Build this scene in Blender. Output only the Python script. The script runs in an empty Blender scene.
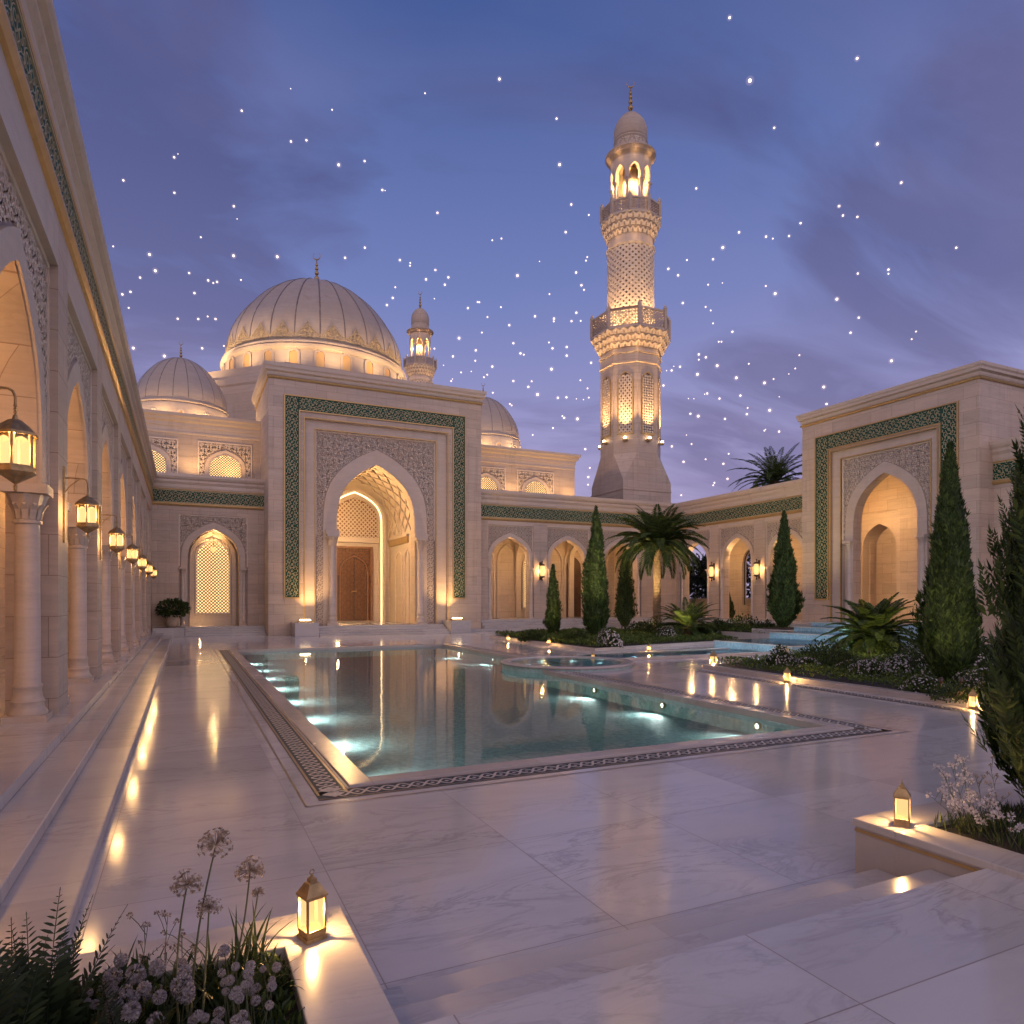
import bpy, math, random
from mathutils import Vector, Matrix
R = math.radians
PI = math.pi
rnd = random.Random(7)
S = bpy.context.scene
COL = S.collection
TH = R(25.4); CT, ST = math.cos(TH), math.sin(TH)
EYE = 2.55; FPX = 689.0
def at(px, py, d):
    "the place seen at a pixel of the photograph, d metres ahead"
    r = (px - 512) / FPX * d
    return Vector((r*CT + d*ST, d*CT - r*ST, EYE - (py - 600) / FPX * d))
def ground(px, py, z=0.0):
    return at(px, py, (EYE - z) * FPX / (py - 600))

# ------------------------------------------------------------------ materials
def nmat(name):
    m = bpy.data.materials.new(name); m.use_nodes = True
    nt = m.node_tree
    return m, nt, nt.nodes['Principled BSDF'], nt.nodes['Material Output']
def N(nt, t, **kw):
    n = nt.nodes.new(t)
    for k, v in kw.items():
        if k.startswith('i_'):
            n.inputs[k[2:].replace('_', ' ')].default_value = v
        else: setattr(n, k, v)
    return n
def L(nt, a, b): nt.links.new(a, b)
def ramp(nt, fac, stops):
    n = nt.nodes.new('ShaderNodeValToRGB'); e = n.color_ramp.elements
    while len(e) < len(stops): e.new(0.5)
    for i, (p, c) in enumerate(stops):
        e[i].position = p; e[i].color = (*c, 1) if len(c) == 3 else c
    L(nt, fac, n.inputs['Fac']); return n
def mixc(nt, fac, a, b, mode='MIX'):
    n = nt.nodes.new('ShaderNodeMix'); n.data_type = 'RGBA'; n.blend_type = mode
    for s, v in ((0, fac), (6, a), (7, b)):
        if hasattr(v, 'is_linked') or hasattr(v, 'links'): L(nt, v, n.inputs[s])
        elif s == 0: n.inputs[0].default_value = v
        else: n.inputs[s].default_value = (*v, 1)
    return n.outputs[2]
def mth(nt, op, a, b=None):
    n = nt.nodes.new('ShaderNodeMath'); n.operation = op
    for i, v in enumerate((a, b)):
        if v is None: continue
        if hasattr(v, 'links'): L(nt, v, n.inputs[i])
        else: n.inputs[i].default_value = v
    return n.outputs[0]
def pos(nt):
    return N(nt, 'ShaderNodeNewGeometry').outputs['Position']
def mapping(nt, v, sc=(1,1,1), loc=(0,0,0), rot=(0,0,0)):
    m = nt.nodes.new('ShaderNodeMapping')
    m.inputs['Scale'].default_value = sc; m.inputs['Location'].default_value = loc; m.inputs['Rotation'].default_value = rot
    L(nt, v, m.inputs['Vector']); return m.outputs[0]
def noise(nt, v, scale, detail=4, rough=.55, dist=0.0):
    n = N(nt, 'ShaderNodeTexNoise'); n.inputs['Scale'].default_value = scale; n.inputs['Detail'].default_value = detail
    n.inputs['Roughness'].default_value = rough; n.inputs['Distortion'].default_value = dist
    if v is not None: L(nt, v, n.inputs['Vector'])
    return n.outputs['Fac']
def bump(nt, h, strength, dist, bsdf):
    b = N(nt, 'ShaderNodeBump'); b.inputs['Strength'].default_value = strength; b.inputs['Distance'].default_value = dist
    L(nt, h, b.inputs['Height']); L(nt, b.outputs[0], bsdf.inputs['Normal']); return b

def stone_mat(name, c, joint=True, bw=1.5, rh=.75, rough=.55, amp=.16):
    m, nt, b, o = nmat(name)
    p = pos(nt)
    sx = N(nt, 'ShaderNodeSeparateXYZ'); L(nt, p, sx.inputs[0])
    cx = N(nt, 'ShaderNodeCombineXYZ')
    L(nt, mth(nt, 'ADD', sx.outputs[0], sx.outputs[1]), cx.inputs[0]); L(nt, sx.outputs[2], cx.inputs[1])
    st = noise(nt, mapping(nt, p, (.35,.35,3.2)), 1.3, 6, .62, .8)
    bl = noise(nt, p, .35, 3)
    fine = noise(nt, p, 18, 4, .6)
    dk = tuple(x*(1-amp) for x in c); lt = tuple(min(.9, x*(1+amp*.7)) for x in c)
    warm = (c[0]*1.02, c[1]*.93, c[2]*.82)
    col = ramp(nt, st, [(.28, dk), (.72, lt)]).outputs[0]
    col = mixc(nt, mth(nt, 'MULTIPLY', ramp(nt, bl, [(.4,(0,0,0)),(.65,(1,1,1))]).outputs[0], .5), col, warm)
    vein = ramp(nt, noise(nt, mapping(nt, p, (.3,.3,1.4)), 1.1, 8, .6, 2.2), [(.47,(0,0,0)),(.5,(1,1,1)),(.53,(0,0,0))]).outputs[0]
    col = mixc(nt, mth(nt, 'MULTIPLY', vein, .3), col, tuple(x*.72 for x in c))
    stk = ramp(nt, noise(nt, mapping(nt, p, (2.6,2.6,.10)), 1.0, 5, .6), [(.50,(1,1,1)),(.72,(.80,.77,.74))]).outputs[0]
    col = mixc(nt, mth(nt, 'MULTIPLY', ramp(nt, noise(nt, p, .22, 2), [(.45,(0,0,0)),(.6,(1,1,1))]).outputs[0], .8), col, mixc(nt, 1.0, col, stk, 'MULTIPLY'))
    h = fine
    if joint:
        br = N(nt, 'ShaderNodeTexBrick'); L(nt, cx.outputs[0], br.inputs['Vector'])
        for k, v in (('Scale',1.0),('Mortar Size',.009),('Mortar Smooth',.2),('Bias',0.0),('Brick Width',bw),('Row Height',rh)):
            br.inputs[k].default_value = v
        br.inputs['Color1'].default_value = (.88,.87,.86,1); br.inputs['Color2'].default_value = (1.04,1.02,1.0,1); br.inputs['Mortar'].default_value = (.60,.53,.48,1)
        col = mixc(nt, 1.0, col, br.outputs['Color'], 'MULTIPLY')
        h = mth(nt, 'SUBTRACT', mth(nt, 'MULTIPLY', fine, .35), br.outputs['Fac'])
    L(nt, col, b.inputs['Base Color']); b.inputs['Roughness'].default_value = rough
    bump(nt, h, .35, .012, b)
    return m
def plain(name, c, rough=.5, metal=0.0, var=.12, sc=6.0, bmp=.15, spec=.5):
    m, nt, b, o = nmat(name)
    n = noise(nt, pos(nt), sc, 5)
    col = ramp(nt, n, [(.3, tuple(x*(1-var) for x in c)), (.7, tuple(min(1, x*(1+var)) for x in c))]).outputs[0]
    L(nt, col, b.inputs['Base Color']); b.inputs['Roughness'].default_value = rough; b.inputs['Metallic'].default_value = metal
    b.inputs['Specular IOR Level'].default_value = spec
    if bmp: bump(nt, noise(nt, pos(nt), sc*6, 3), bmp, .01, b)
    return m
def glow(name, c, s):
    m, nt, b, o = nmat(name)
    b.inputs['Base Color'].default_value = (*[min(.9, x) for x in c], 1); b.inputs['Roughness'].default_value = .4
    b.inputs['Emission Color'].default_value = (*c, 1); b.inputs['Emission Strength'].default_value = s
    return m
def marble(name, c, rough=.16, joints=True, sx=1.9, sy=2.1, ox=3.1, oy=6.6, vein=.45):
    m, nt, b, o = nmat(name)
    p = pos(nt)
    s = N(nt, 'ShaderNodeSeparateXYZ'); L(nt, p, s.inputs[0])
    gx = mth(nt, 'DIVIDE', mth(nt, 'SUBTRACT', s.outputs[0], ox), sx); gy = mth(nt, 'DIVIDE', mth(nt, 'SUBTRACT', s.outputs[1], oy), sy)
    cell = N(nt, 'ShaderNodeCombineXYZ'); L(nt, mth(nt, 'FLOOR', gx), cell.inputs[0]); L(nt, mth(nt, 'FLOOR', gy), cell.inputs[1])
    wn = N(nt, 'ShaderNodeTexWhiteNoise'); wn.noise_dimensions = '2D'; L(nt, cell.outputs[0], wn.inputs['Vector'])
    off = N(nt, 'ShaderNodeVectorMath', operation='SCALE'); L(nt, wn.outputs['Color'], off.inputs[0]); off.inputs['Scale'].default_value = 9.0
    pv = N(nt, 'ShaderNodeVectorMath', operation='ADD'); L(nt, p, pv.inputs[0]); L(nt, off.outputs[0], pv.inputs[1])
    q = mapping(nt, pv.outputs[0], (.6,1.9,1), rot=(0,0,R(14)))
    v1 = ramp(nt, noise(nt, q, .95, 9, .62, 1.6), [(.455,(0,0,0)),(.5,(1,1,1)),(.535,(0,0,0))]).outputs[0]
    v2 = ramp(nt, noise(nt, q, 2.6, 8, .6, .9), [(.47,(0,0,0)),(.5,(1,1,1)),(.52,(0,0,0))]).outputs[0]
    msk = ramp(nt, noise(nt, q, .55, 3), [(.42,(0,0,0)),(.62,(1,1,1))]).outputs[0]
    cl = noise(nt, q, .8, 5, .6, .6)
    col = ramp(nt, cl, [(.25, tuple(x*.86 for x in c)), (.7, c)]).outputs[0]
    vv = mth(nt, 'MULTIPLY', mth(nt, 'ADD', mth(nt, 'MULTIPLY', v1, .8), mth(nt, 'MULTIPLY', v2, .35)), mth(nt, 'MULTIPLY', msk, vein))
    col = mixc(nt, vv, col, (.20,.17,.17))
    tone = mth(nt, 'ADD', mth(nt, 'MULTIPLY', wn.outputs['Value'], .16), .86)
    tc = N(nt, 'ShaderNodeCombineXYZ')
    for i in range(3): L(nt, tone, tc.inputs[i])
    col = mixc(nt, 1.0, col, tc.outputs[0], 'MULTIPLY')
    rg = mth(nt, 'ADD', mth(nt, 'ADD', mth(nt, 'MULTIPLY', noise(nt, p, 1.7, 5, .65), .14), mth(nt, 'MULTIPLY', wn.outputs['Value'], .035)), rough - .085)
    if joints:
        def jl(g, size):
            f = mth(nt, 'FRACT', g); e = mth(nt, 'MINIMUM', f, mth(nt, 'SUBTRACT', 1.0, f))
            return mth(nt, 'LESS_THAN', mth(nt, 'MULTIPLY', e, size), .0045)
        j = mth(nt, 'MAXIMUM', jl(gx, sx), jl(gy, sy))
        col = mixc(nt, mth(nt, 'MULTIPLY', j, .75), col, (.16,.13,.12))
        rg = mth(nt, 'ADD', rg, mth(nt, 'MULTIPLY', j, .5))
    L(nt, col, b.inputs['Base Color']); L(nt, rg, b.inputs['Roughness'])
    bump(nt, noise(nt, p, 1.1, 3), .06, .01, b)
    return m
def leaf_mat(name, c1, c2, c3, transl=.25, sc=1.6):
    m, nt, b, o = nmat(name)
    g = N(nt, 'ShaderNodeNewGeometry')
    isl = g.outputs['Random Per Island']
    nz = noise(nt, g.outputs['Position'], sc, 3)
    f = mth(nt, 'ADD', mth(nt, 'MULTIPLY', isl, .55), mth(nt, 'MULTIPLY', nz, .5))
    col = ramp(nt, f, [(.2, c1), (.55, c2), (.85, c3)]).outputs[0]
    L(nt, col, b.inputs['Base Color']); b.inputs['Roughness'].default_value = .5; b.inputs['Specular IOR Level'].default_value = .3
    tr = N(nt, 'ShaderNodeBsdfTranslucent'); L(nt, col, tr.inputs['Color'])
    mx = N(nt, 'ShaderNodeMixShader'); mx.inputs[0].default_value = transl
    L(nt, b.outputs[0], mx.inputs[1]); L(nt, tr.outputs[0], mx.inputs[2]); L(nt, mx.outputs[0], o.inputs['Surface'])
    return m
def tile_mat(name, c, s=.14):
    m, nt, b, o = nmat(name)
    p = pos(nt)
    v = N(nt, 'ShaderNodeVectorMath', operation='SCALE'); v.inputs['Scale'].default_value = 1/s; L(nt, p, v.inputs[0])
    fl = N(nt, 'ShaderNodeVectorMath', operation='FLOOR'); L(nt, v.outputs[0], fl.inputs[0])
    wn = N(nt, 'ShaderNodeTexWhiteNoise'); L(nt, fl.outputs[0], wn.inputs['Vector'])
    col = ramp(nt, wn.outputs['Value'], [(0, tuple(x*.84 for x in c)), (.6, c), (1, tuple(min(.85, x*1.15) for x in c))]).outputs[0]
    L(nt, col, b.inputs['Base Color']); b.inputs['Roughness'].default_value = .7; b.inputs['Specular IOR Level'].default_value = .2
    return m
def water_mat(name, tint, scale, strength, ior=1.65):
    m, nt, b, o = nmat(name)
    nt.nodes.remove(b)
    p = mapping(nt, pos(nt), (1, .55, 1), rot=(0,0,R(35)))
    h = mth(nt, 'ADD', noise(nt, p, scale, 3, .5, .4), mth(nt, 'MULTIPLY', noise(nt, p, scale*4, 2), .25))
    bp = N(nt, 'ShaderNodeBump'); bp.inputs['Strength'].default_value = strength; bp.inputs['Distance'].default_value = .02; L(nt, h, bp.inputs['Height'])
    fr = N(nt, 'ShaderNodeFresnel'); fr.inputs['IOR'].default_value = ior; L(nt, bp.outputs[0], fr.inputs['Normal'])
    t = N(nt, 'ShaderNodeBsdfTransparent'); t.inputs['Color'].default_value = (*tint, 1)
    g = N(nt, 'ShaderNodeBsdfGlossy'); g.inputs['Roughness'].default_value = .035; L(nt, bp.outputs[0], g.inputs['Normal'])
    mx = N(nt, 'ShaderNodeMixShader'); L(nt, fr.outputs[0], mx.inputs[0]); L(nt, t.outputs[0], mx.inputs[1]); L(nt, g.outputs[0], mx.inputs[2])
    L(nt, mx.outputs[0], o.inputs['Surface'])
    return m
def lampglass(name, c, s, tr):
    "frosted lantern glass: it glows and lets the flame behind it through"
    m, nt, b, o = nmat(name); nt.nodes.remove(b)
    e = N(nt, 'ShaderNodeEmission'); e.inputs['Color'].default_value = (*c, 1); e.inputs['Strength'].default_value = s
    t = N(nt, 'ShaderNodeBsdfTransparent'); t.inputs['Color'].default_value = (1, .95, .86, 1)
    mx = N(nt, 'ShaderNodeMixShader'); mx.inputs[0].default_value = tr
    L(nt, e.outputs[0], mx.inputs[1]); L(nt, t.outputs[0], mx.inputs[2]); L(nt, mx.outputs[0], o.inputs['Surface']); return m
def halo_mat():
    "emissive volume imitating the soft glow round a floating light"
    m, nt, b, o = nmat('soft glow halo'); nt.nodes.remove(b)
    e = N(nt, 'ShaderNodeEmission'); e.inputs['Color'].default_value = (1.0, .66, .60, 1); e.inputs['Strength'].default_value = .12  # emission put into the volume to imitate the orb's blurred glow
    L(nt, e.outputs[0], o.inputs['Volume']); return m
WARM = (1.0, .58, .23)
M = dict(
    stone=stone_mat('limestone', (.53,.435,.36)),
    stone_far=stone_mat('limestone far', (.50,.41,.335), True, 1.8, .9),
    smooth=stone_mat('dressed stone', (.55,.46,.385), False, amp=.10),
    column=stone_mat('column marble', (.52,.44,.38), False, rough=.35, amp=.14),
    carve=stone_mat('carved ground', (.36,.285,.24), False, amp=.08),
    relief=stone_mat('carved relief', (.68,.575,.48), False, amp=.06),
    gold=plain('gold trim', (.50,.34,.15), .42, .6, .1, 4, .05),
    gilt=plain('gilt ornament', (.56,.46,.27), .45, .25, .1, 9, .05),
    green=plain('green glaze', (.008,.066,.042), .6, 0, .35, 2.2, .05, .2),
    brass=plain('aged brass', (.46,.31,.14), .40, .75, .3, 14, .2),
    brass2=plain('dome ornament', (.46,.36,.23), .5, .1, .2, 6, .05),
    hollow_shade=plain('pierced work hollow', (.15,.11,.08), .8, 0, .2, 3, 0),  # dark brown painted in for the shade inside pierced openings
    iron=plain('dark bronze', (.10,.07,.05), .45, .8, .3, 14, .2),
    wood=plain('carved walnut', (.06,.026,.012), .42, 0, .35, 3, .2),
    woodl=plain('carved walnut light', (.20,.095,.04), .42, 0, .25, 5, .2),
    dome=stone_mat('dome cladding', (.42,.355,.31), False, rough=.42, amp=.10),
    rib=plain('dome seam', (.20,.165,.16), .5, .2, .15, 4, .05),
    floor=marble('court marble', (.60,.58,.575), .112, vein=.42),
    step=marble('step marble', (.54,.515,.505), .2, False, vein=.35),
    cap=marble('cap marble', (.56,.52,.49), .26, False, vein=.35),
    coping=marble('coping marble', (.50,.45,.42), .24, False, vein=.25),
    strip=plain('dark mosaic', (.040,.055,.065), .55, 0, .3, 20, .05, .25),
    braid=plain('pale mosaic', (.56,.50,.42), .55, 0, .2, 20, .05),
    line=plain('bronze inlay', (.26,.18,.10), .35, .5, .2, 4, .0),
    tile=tile_mat('pool mosaic', (.38,.54,.55), .09),
    tile2=tile_mat('cascade mosaic', (.24,.37,.45), .08),
    water=water_mat('pool water', (.80,.95,.95), 1.5, .13),
    water2=water_mat('running water', (.62,.90,.95), 4.5, .5, 1.3),
    soil=plain('garden soil', (.03,.022,.015), .9, 0, .4, 8, .6),
    cypress=leaf_mat('cypress foliage', (.012,.026,.008), (.036,.070,.016), (.095,.145,.030)),
    palm=leaf_mat('palm foliage', (.014,.032,.008), (.050,.085,.018), (.12,.155,.036)),
    shrub=leaf_mat('shrub foliage', (.012,.026,.008), (.036,.064,.016), (.085,.12,.028)),
    hedge=leaf_mat('hedge foliage', (.025,.052,.010), (.07,.12,.022), (.15,.20,.04)),
    fern=leaf_mat('fern foliage', (.007,.016,.006), (.017,.033,.011), (.038,.058,.018)),
    grass=leaf_mat('grass blades', (.02,.035,.010), (.05,.075,.02), (.10,.13,.04)),
    far=leaf_mat('far foliage', (.006,.012,.006), (.014,.024,.012), (.03,.042,.018)),
    petal=leaf_mat('pale petals', (.30,.26,.27), (.42,.38,.38), (.56,.52,.50), .3, 6),
    blossom=leaf_mat('white blossom', (.46,.42,.43), (.62,.57,.57), (.74,.70,.67), .3, 6),
    seed=leaf_mat('seed heads', (.20,.15,.11), (.32,.25,.19), (.45,.37,.28), .2, 6),
    stem=plain('green stem', (.06,.07,.025), .6, 0, .3, 10, 0),
    bark=plain('palm bark', (.27,.18,.11), .85, 0, .35, 10, .8),
    trunk=plain('tree bark', (.07,.05,.035), .9, 0, .3, 10, .8),
    lampglass=lampglass('lamp glass', (1.0,.58,.22), 1.25, .5),
    bigglass=lampglass('lantern glass', (1.0,.60,.24), 1.3, .42),
    led=glow('light strip', (1.0,.74,.40), 2.2),
    litwin=glow('lit window', (1.0,.64,.28), 1.45),
    drumwin=glow('drum window', (.55,.32,.13), .22),
    star=glow('floating light', (1.0,.80,.66), 2.2),
    halo=halo_mat(),
    poollamp=glow('underwater lamp', (.85,1.0,.97), 4.0),
    bulb=glow('small bulb', (1.0,.72,.38), 12.0),
    dark=plain('dark opening', (.02,.018,.018), .3, 0, .1, 3, 0),
    screen=plain('window screen', (.17,.115,.065), .5, 0, .12, 6, .1),
    pot=plain('pale stoneware', (.42,.33,.24), .6, 0, .2, 6, .3),
    plaster=plain('plaster', (.60,.48,.36), .7, 0, .08, 2, .1),
)
# ------------------------------------------------------------------ mesh builder
ORG = {}
ZMAP = None
class MB:
    def __init__(s): s.v = []; s.f = []
    def add(s, vs, fs):
        o = len(s.v); s.v += [tuple(p) for p in vs]; s.f += [tuple(i+o for i in f) for f in fs]
    def quad(s, a, b, c, d): s.add((a,b,c,d), ((0,1,2,3),))
    def tri(s, a, b, c): s.add((a,b,c), ((0,1,2),))
    def box(s, x0, x1, y0, y1, z0, z1):
        s.add([(x,y,z) for z in (z0,z1) for y in (y0,y1) for x in (x0,x1)],
              ((0,2,3,1),(4,5,7,6),(0,1,5,4),(2,6,7,3),(0,4,6,2),(1,3,7,5)))
        return s
    def pbox(s, P, u0, u1, z0, z1, n0, n1):
        s.add([P(u,z,n) for n in (n0,n1) for z in (z0,z1) for u in (u0,u1)],
              ((0,2,3,1),(4,5,7,6),(0,1,5,4),(2,6,7,3),(0,4,6,2),(1,3,7,5)))
        return s
    def lathe(s, prof, n=24, c=(0,0,0), ph=0.0, caps=True, rm=None):
        o = len(s.v); k = len(prof)
        for i in range(n):
            a = ph + 2*PI*i/n
            for r, z in prof:
                rr = r*(rm(a, z) if rm else 1)
                s.v.append((c[0]+rr*math.cos(a), c[1]+rr*math.sin(a), c[2]+z))
        for i in range(n):
            j = (i+1) % n
            for q in range(k-1):
                s.f.append((o+i*k+q, o+j*k+q, o+j*k+q+1, o+i*k+q+1))
        if caps:
            if prof[0][0] > 1e-6: s.f.append(tuple(o+i*k for i in range(n))[::-1])
            if prof[-1][0] > 1e-6: s.f.append(tuple(o+i*k+k-1 for i in range(n)))
        return s
    def tube(s, pts, r, n=6, r1=None):
        pts = [Vector(p) for p in pts]; o = len(s.v); m = len(pts)
        for i, p in enumerate(pts):
            t = (pts[min(i+1,m-1)] - pts[max(i-1,0)]).normalized()
            up = Vector((0,0,1)) if abs(t.z) < .9 else Vector((1,0,0))
            a = t.cross(up).normalized(); b = t.cross(a)
            rr = r if r1 is None else r + (r1-r)*i/(m-1)
            for k in range(n):
                w = 2*PI*k/n
                s.v.append(tuple(p + a*(rr*math.cos(w)) + b*(rr*math.sin(w))))
        for i in range(m-1):
            for k in range(n):
                s.f.append((o+i*n+k, o+i*n+(k+1)%n, o+(i+1)*n+(k+1)%n, o+(i+1)*n+k))
        s.f.append(tuple(o+k for k in range(n))[::-1]); s.f.append(tuple(o+(m-1)*n+k for k in range(n)))
        return s
    def ball(s, c, r, n=8, k=5, sz=1.0):
        return s.lathe([(max(0, r*math.sin(PI*i/k)), -r*sz*math.cos(PI*i/k)) for i in range(k+1)], n, c, 0, False)
    def ribbon(s, P, pts, w, n0, n1, sides=True, closed=False):
        k = len(pts)
        if k < 2: return
        o = len(s.v)
        for i, (u, z) in enumerate(pts):
            a = pts[i-1] if (i > 0 or closed) else pts[i]; b = pts[(i+1) % k] if (i < k-1 or closed) else pts[i]
            dx, dz = b[0]-a[0], b[1]-a[1]; l = math.hypot(dx, dz) or 1
            px, pz = -dz/l*w/2, dx/l*w/2
            s.v.append(tuple(P(u+px, z+pz, n1))); s.v.append(tuple(P(u-px, z-pz, n1)))
            if sides: s.v.append(tuple(P(u+px, z+pz, n0))); s.v.append(tuple(P(u-px, z-pz, n0)))
        st = 4 if sides else 2
        for i in range(k if closed else k-1):
            j = (i+1) % k
            a, b = o+i*st, o+j*st
            s.f.append((a, a+1, b+1, b))
            if sides: s.f.append((a, b, b+2, a+2)); s.f.append((a+1, a+3, b+3, b+1))
    def build(s, name, mat, parent=None, smooth=False, org=None, bevel=0.0):
        me = bpy.data.meshes.new(name)
        if org is None and parent is not None: org = ORG.get(parent.name)
        v = s.v
        if ZMAP: v = [(a, b, ZMAP(c)) for a, b, c in v]
        if org is not None: v = [(a-org[0], b-org[1], c-org[2]) for a, b, c in v]
        me.from_pydata(v, [], s.f); me.materials.append(mat)
        if smooth: me.polygons.foreach_set('use_smooth', [True]*len(me.polygons))
        o = bpy.data.objects.new(name, me); COL.objects.link(o)
        if parent is not None:
            o.parent = parent
            if org is not None: ORG[o.name] = org
        if bevel:
            md = o.modifiers.new('bevel', 'BEVEL'); md.width = bevel; md.segments = 2; md.limit_method = 'ANGLE'
        return o
def thing(name, label, cat, loc=(0,0,0), group=None, world=True):
    o = bpy.data.objects.new(name, None); COL.objects.link(o); o.location = loc; o.empty_display_size = .2
    o['label'] = label; o['category'] = cat
    if group: o['group'] = group
    if world: ORG[o.name] = Vector(loc)
    return o
def tag(o, label, cat, group=None):
    o['label'] = label; o['category'] = cat
    if group: o['group'] = group
    return o
def struct(o, kind='structure'): o['kind'] = kind; return o
def dup(root, loc, rz=0.0, sc=None, label=None):
    def cp(o, par):
        c = o.copy(); COL.objects.link(c)
        if par is not None: c.parent = par
        for ch in [x for x in KIDS(o)]: cp(ch, c)
        return c
    r = cp(root, None); r.location = loc; r.rotation_euler = (0,0,rz)
    if sc: r.scale = (sc,sc,sc)
    if label: r['label'] = label
    return r
def KIDS(o): return list(o.children)
def dup_part(o, parent, off):
    c = o.copy(); COL.objects.link(c); c.parent = parent; c.location = Vector(o.location) + Vector(off)
    for ch in list(o.children):
        d = ch.copy(); COL.objects.link(d); d.parent = c
    return c
def lamp(kind, name, loc, w, col=WARM, size=.1, aim=None, **kw):
    l = bpy.data.lights.new(name, kind); l.energy = w; l.color = col
    if kind == 'AREA':
        l.shape = 'RECTANGLE'; l.size = size if not isinstance(size, tuple) else size[0]; l.size_y = size if not isinstance(size, tuple) else size[1]
    else: l.shadow_soft_size = size
    if kind == 'SPOT': l.spot_size = R(kw.get('cone', 80)); l.spot_blend = kw.get('blend', .8)
    o = bpy.data.objects.new(name, l); COL.objects.link(o); o.location = loc
    if aim is not None: o.rotation_euler = (Vector(aim) - Vector(loc)).to_track_quat('-Z', 'Y').to_euler()
    return o
# ------------------------------------------------------------------ shapes shared by the architecture
AP, AE = 1.06, .275
def arch(a, spring, apex, c=0.0, z0=None, n=12):
    pts = []
    for i in range(-n, n+1):
        t = i/n*PI/2; s_ = abs(math.sin(t))
        z = spring + (apex-spring)*max(0.0, 1 - s_**AP)**AE
        pts.append((c + a*math.sin(t), z))
    if z0 is not None: pts = [(c-a, z0)] + pts + [(c+a, z0)]
    return pts
def in_arch(u, z, a, spring, apex, c=0.0):
    s_ = abs(u-c)/a
    if s_ >= 1: return False
    return z < spring + (apex-spring)*(1 - s_**AP)**AE
def plane(origin, u, n):
    o, U, W = Vector(origin), Vector(u), Vector(n)
    return lambda uu, z, nn: o + U*uu + W*nn + Vector((0,0,z))
def arch_wall(mb, P, u0, u1, z0, z1, c, a, spring, apex, nf, nb, back=True):
    pts = arch(a, spring, apex, c)
    for nn in ((nf, nb) if back else (nf,)):
        mb.quad(P(u0,z0,nn), P(c-a,z0,nn), P(c-a,z1,nn), P(u0,z1,nn))
        mb.quad(P(c+a,z0,nn), P(u1,z0,nn), P(u1,z1,nn), P(c+a,z1,nn))
        for (ua, za), (ub, zb) in zip(pts, pts[1:]):
            mb.quad(P(ua,za,nn), P(ub,zb,nn), P(ub,z1,nn), P(ua,z1,nn))
    full = [(c-a, z0)] + pts + [(c+a, z0)]
    for (ua, za), (ub, zb) in zip(full, full[1:]):
        mb.quad(P(ua,za,nf), P(ub,zb,nf), P(ub,zb,nb), P(ua,za,nb))
    mb.quad(P(u0,z1,nf), P(u1,z1,nf), P(u1,z1,nb), P(u0,z1,nb))
    mb.quad(P(u0,z0,nf), P(u0,z1,nf), P(u0,z1,nb), P(u0,z0,nb)); mb.quad(P(u1,z0,nf), P(u1,z1,nf), P(u1,z1,nb), P(u1,z0,nb))
def arch_band(mb, P, c, a, spring, apex, da, dz, z0, n0, n1):
    i_, o_ = arch(a, spring, apex, c, z0), arch(a+da, spring, apex+dz, c, z0)
    for k in range(len(i_)-1):
        A, B, C_, D = i_[k], i_[k+1], o_[k+1], o_[k]
        mb.quad(P(*A,n1), P(*B,n1), P(*C_,n1), P(*D,n1))
        mb.quad(P(*A,n0), P(*B,n0), P(*B,n1), P(*A,n1)); mb.quad(P(*D,n0), P(*C_,n0), P(*C_,n1), P(*D,n1))
def arch_fill(mb, P, c, a, spring, apex, z0, nn):
    pts = arch(a, spring, apex, c)
    for (ua, za), (ub, zb) in zip(pts, pts[1:]): mb.quad(P(ua,z0,nn), P(ub,z0,nn), P(ub,zb,nn), P(ua,za,nn))
def motif():
    L_ = []
    sp = []
    for i in range(15):
        t = i/14; a = t*2*PI*1.45 + PI; r = .46*(1-t)**.9 + .06
        sp.append((.5 + r*math.cos(a), .5 + r*math.sin(a)))
    L_.append(sp)
    L_.append([(.0,.5),(.10,.66),(.26,.84),(.5,1.0)]); L_.append([(1,.5),(.9,.34),(.74,.16),(.5,0)])
    L_.append([(.0,.0),(.10,.16),(.16,.10),(0,0)]); L_.append([(1,1),(.84,.90),(.90,.84),(1,1)])
    L_.append([(0,1),(.17,.83)]); L_.append([(1,0),(.83,.17)])
    return L_
MOTIF = motif()
def motif_bold():
    "rings, stars and leaves for work seen from far off"
    ring = [(.5+.27*math.cos(PI*i/6), .5+.27*math.sin(PI*i/6)) for i in range(13)]
    return [ring, [(.5,.5),(.5,1.0)], [(.5,.5),(1.0,.5)], [(0,.18),(.18,0)], [(1,.18),(.82,0)], [(0,.82),(.18,1)], [(1,.82),(.82,1)], [(0,0),(.31,.31)], [(1,1),(.69,.69)], [(.31,.69),(.0,.5)], [(.69,.31),(1.,.5)]]
BOLD = motif_bold()
def scroll(mb, P, u0, u1, z0, z1, s, w, n0, n1, keep=None, sides=True, mo=None):
    nx, nz = max(1, round((u1-u0)/s)), max(1, round((z1-z0)/s))
    dx, dz = (u1-u0)/nx, (z1-z0)/nz
    for i in range(nx):
        for j in range(nz):
            fl = (i+j) % 2
            ro = (i*7+j*13+(i*j) % 3) % 4 if mo else 0
            for pl in (mo or MOTIF):
                run = []
                for (x, y) in pl:
                    if fl: x = 1-x
                    for _ in range(ro): x, y = 1-y, x
                    q = (u0+(i+x)*dx, z0+(j+y)*dz)
                    if keep is None or keep(*q): run.append(q)
                    else:
                        mb.ribbon(P, run, w, n0, n1, sides); run = []
                mb.ribbon(P, run, w, n0, n1, sides)
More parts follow.
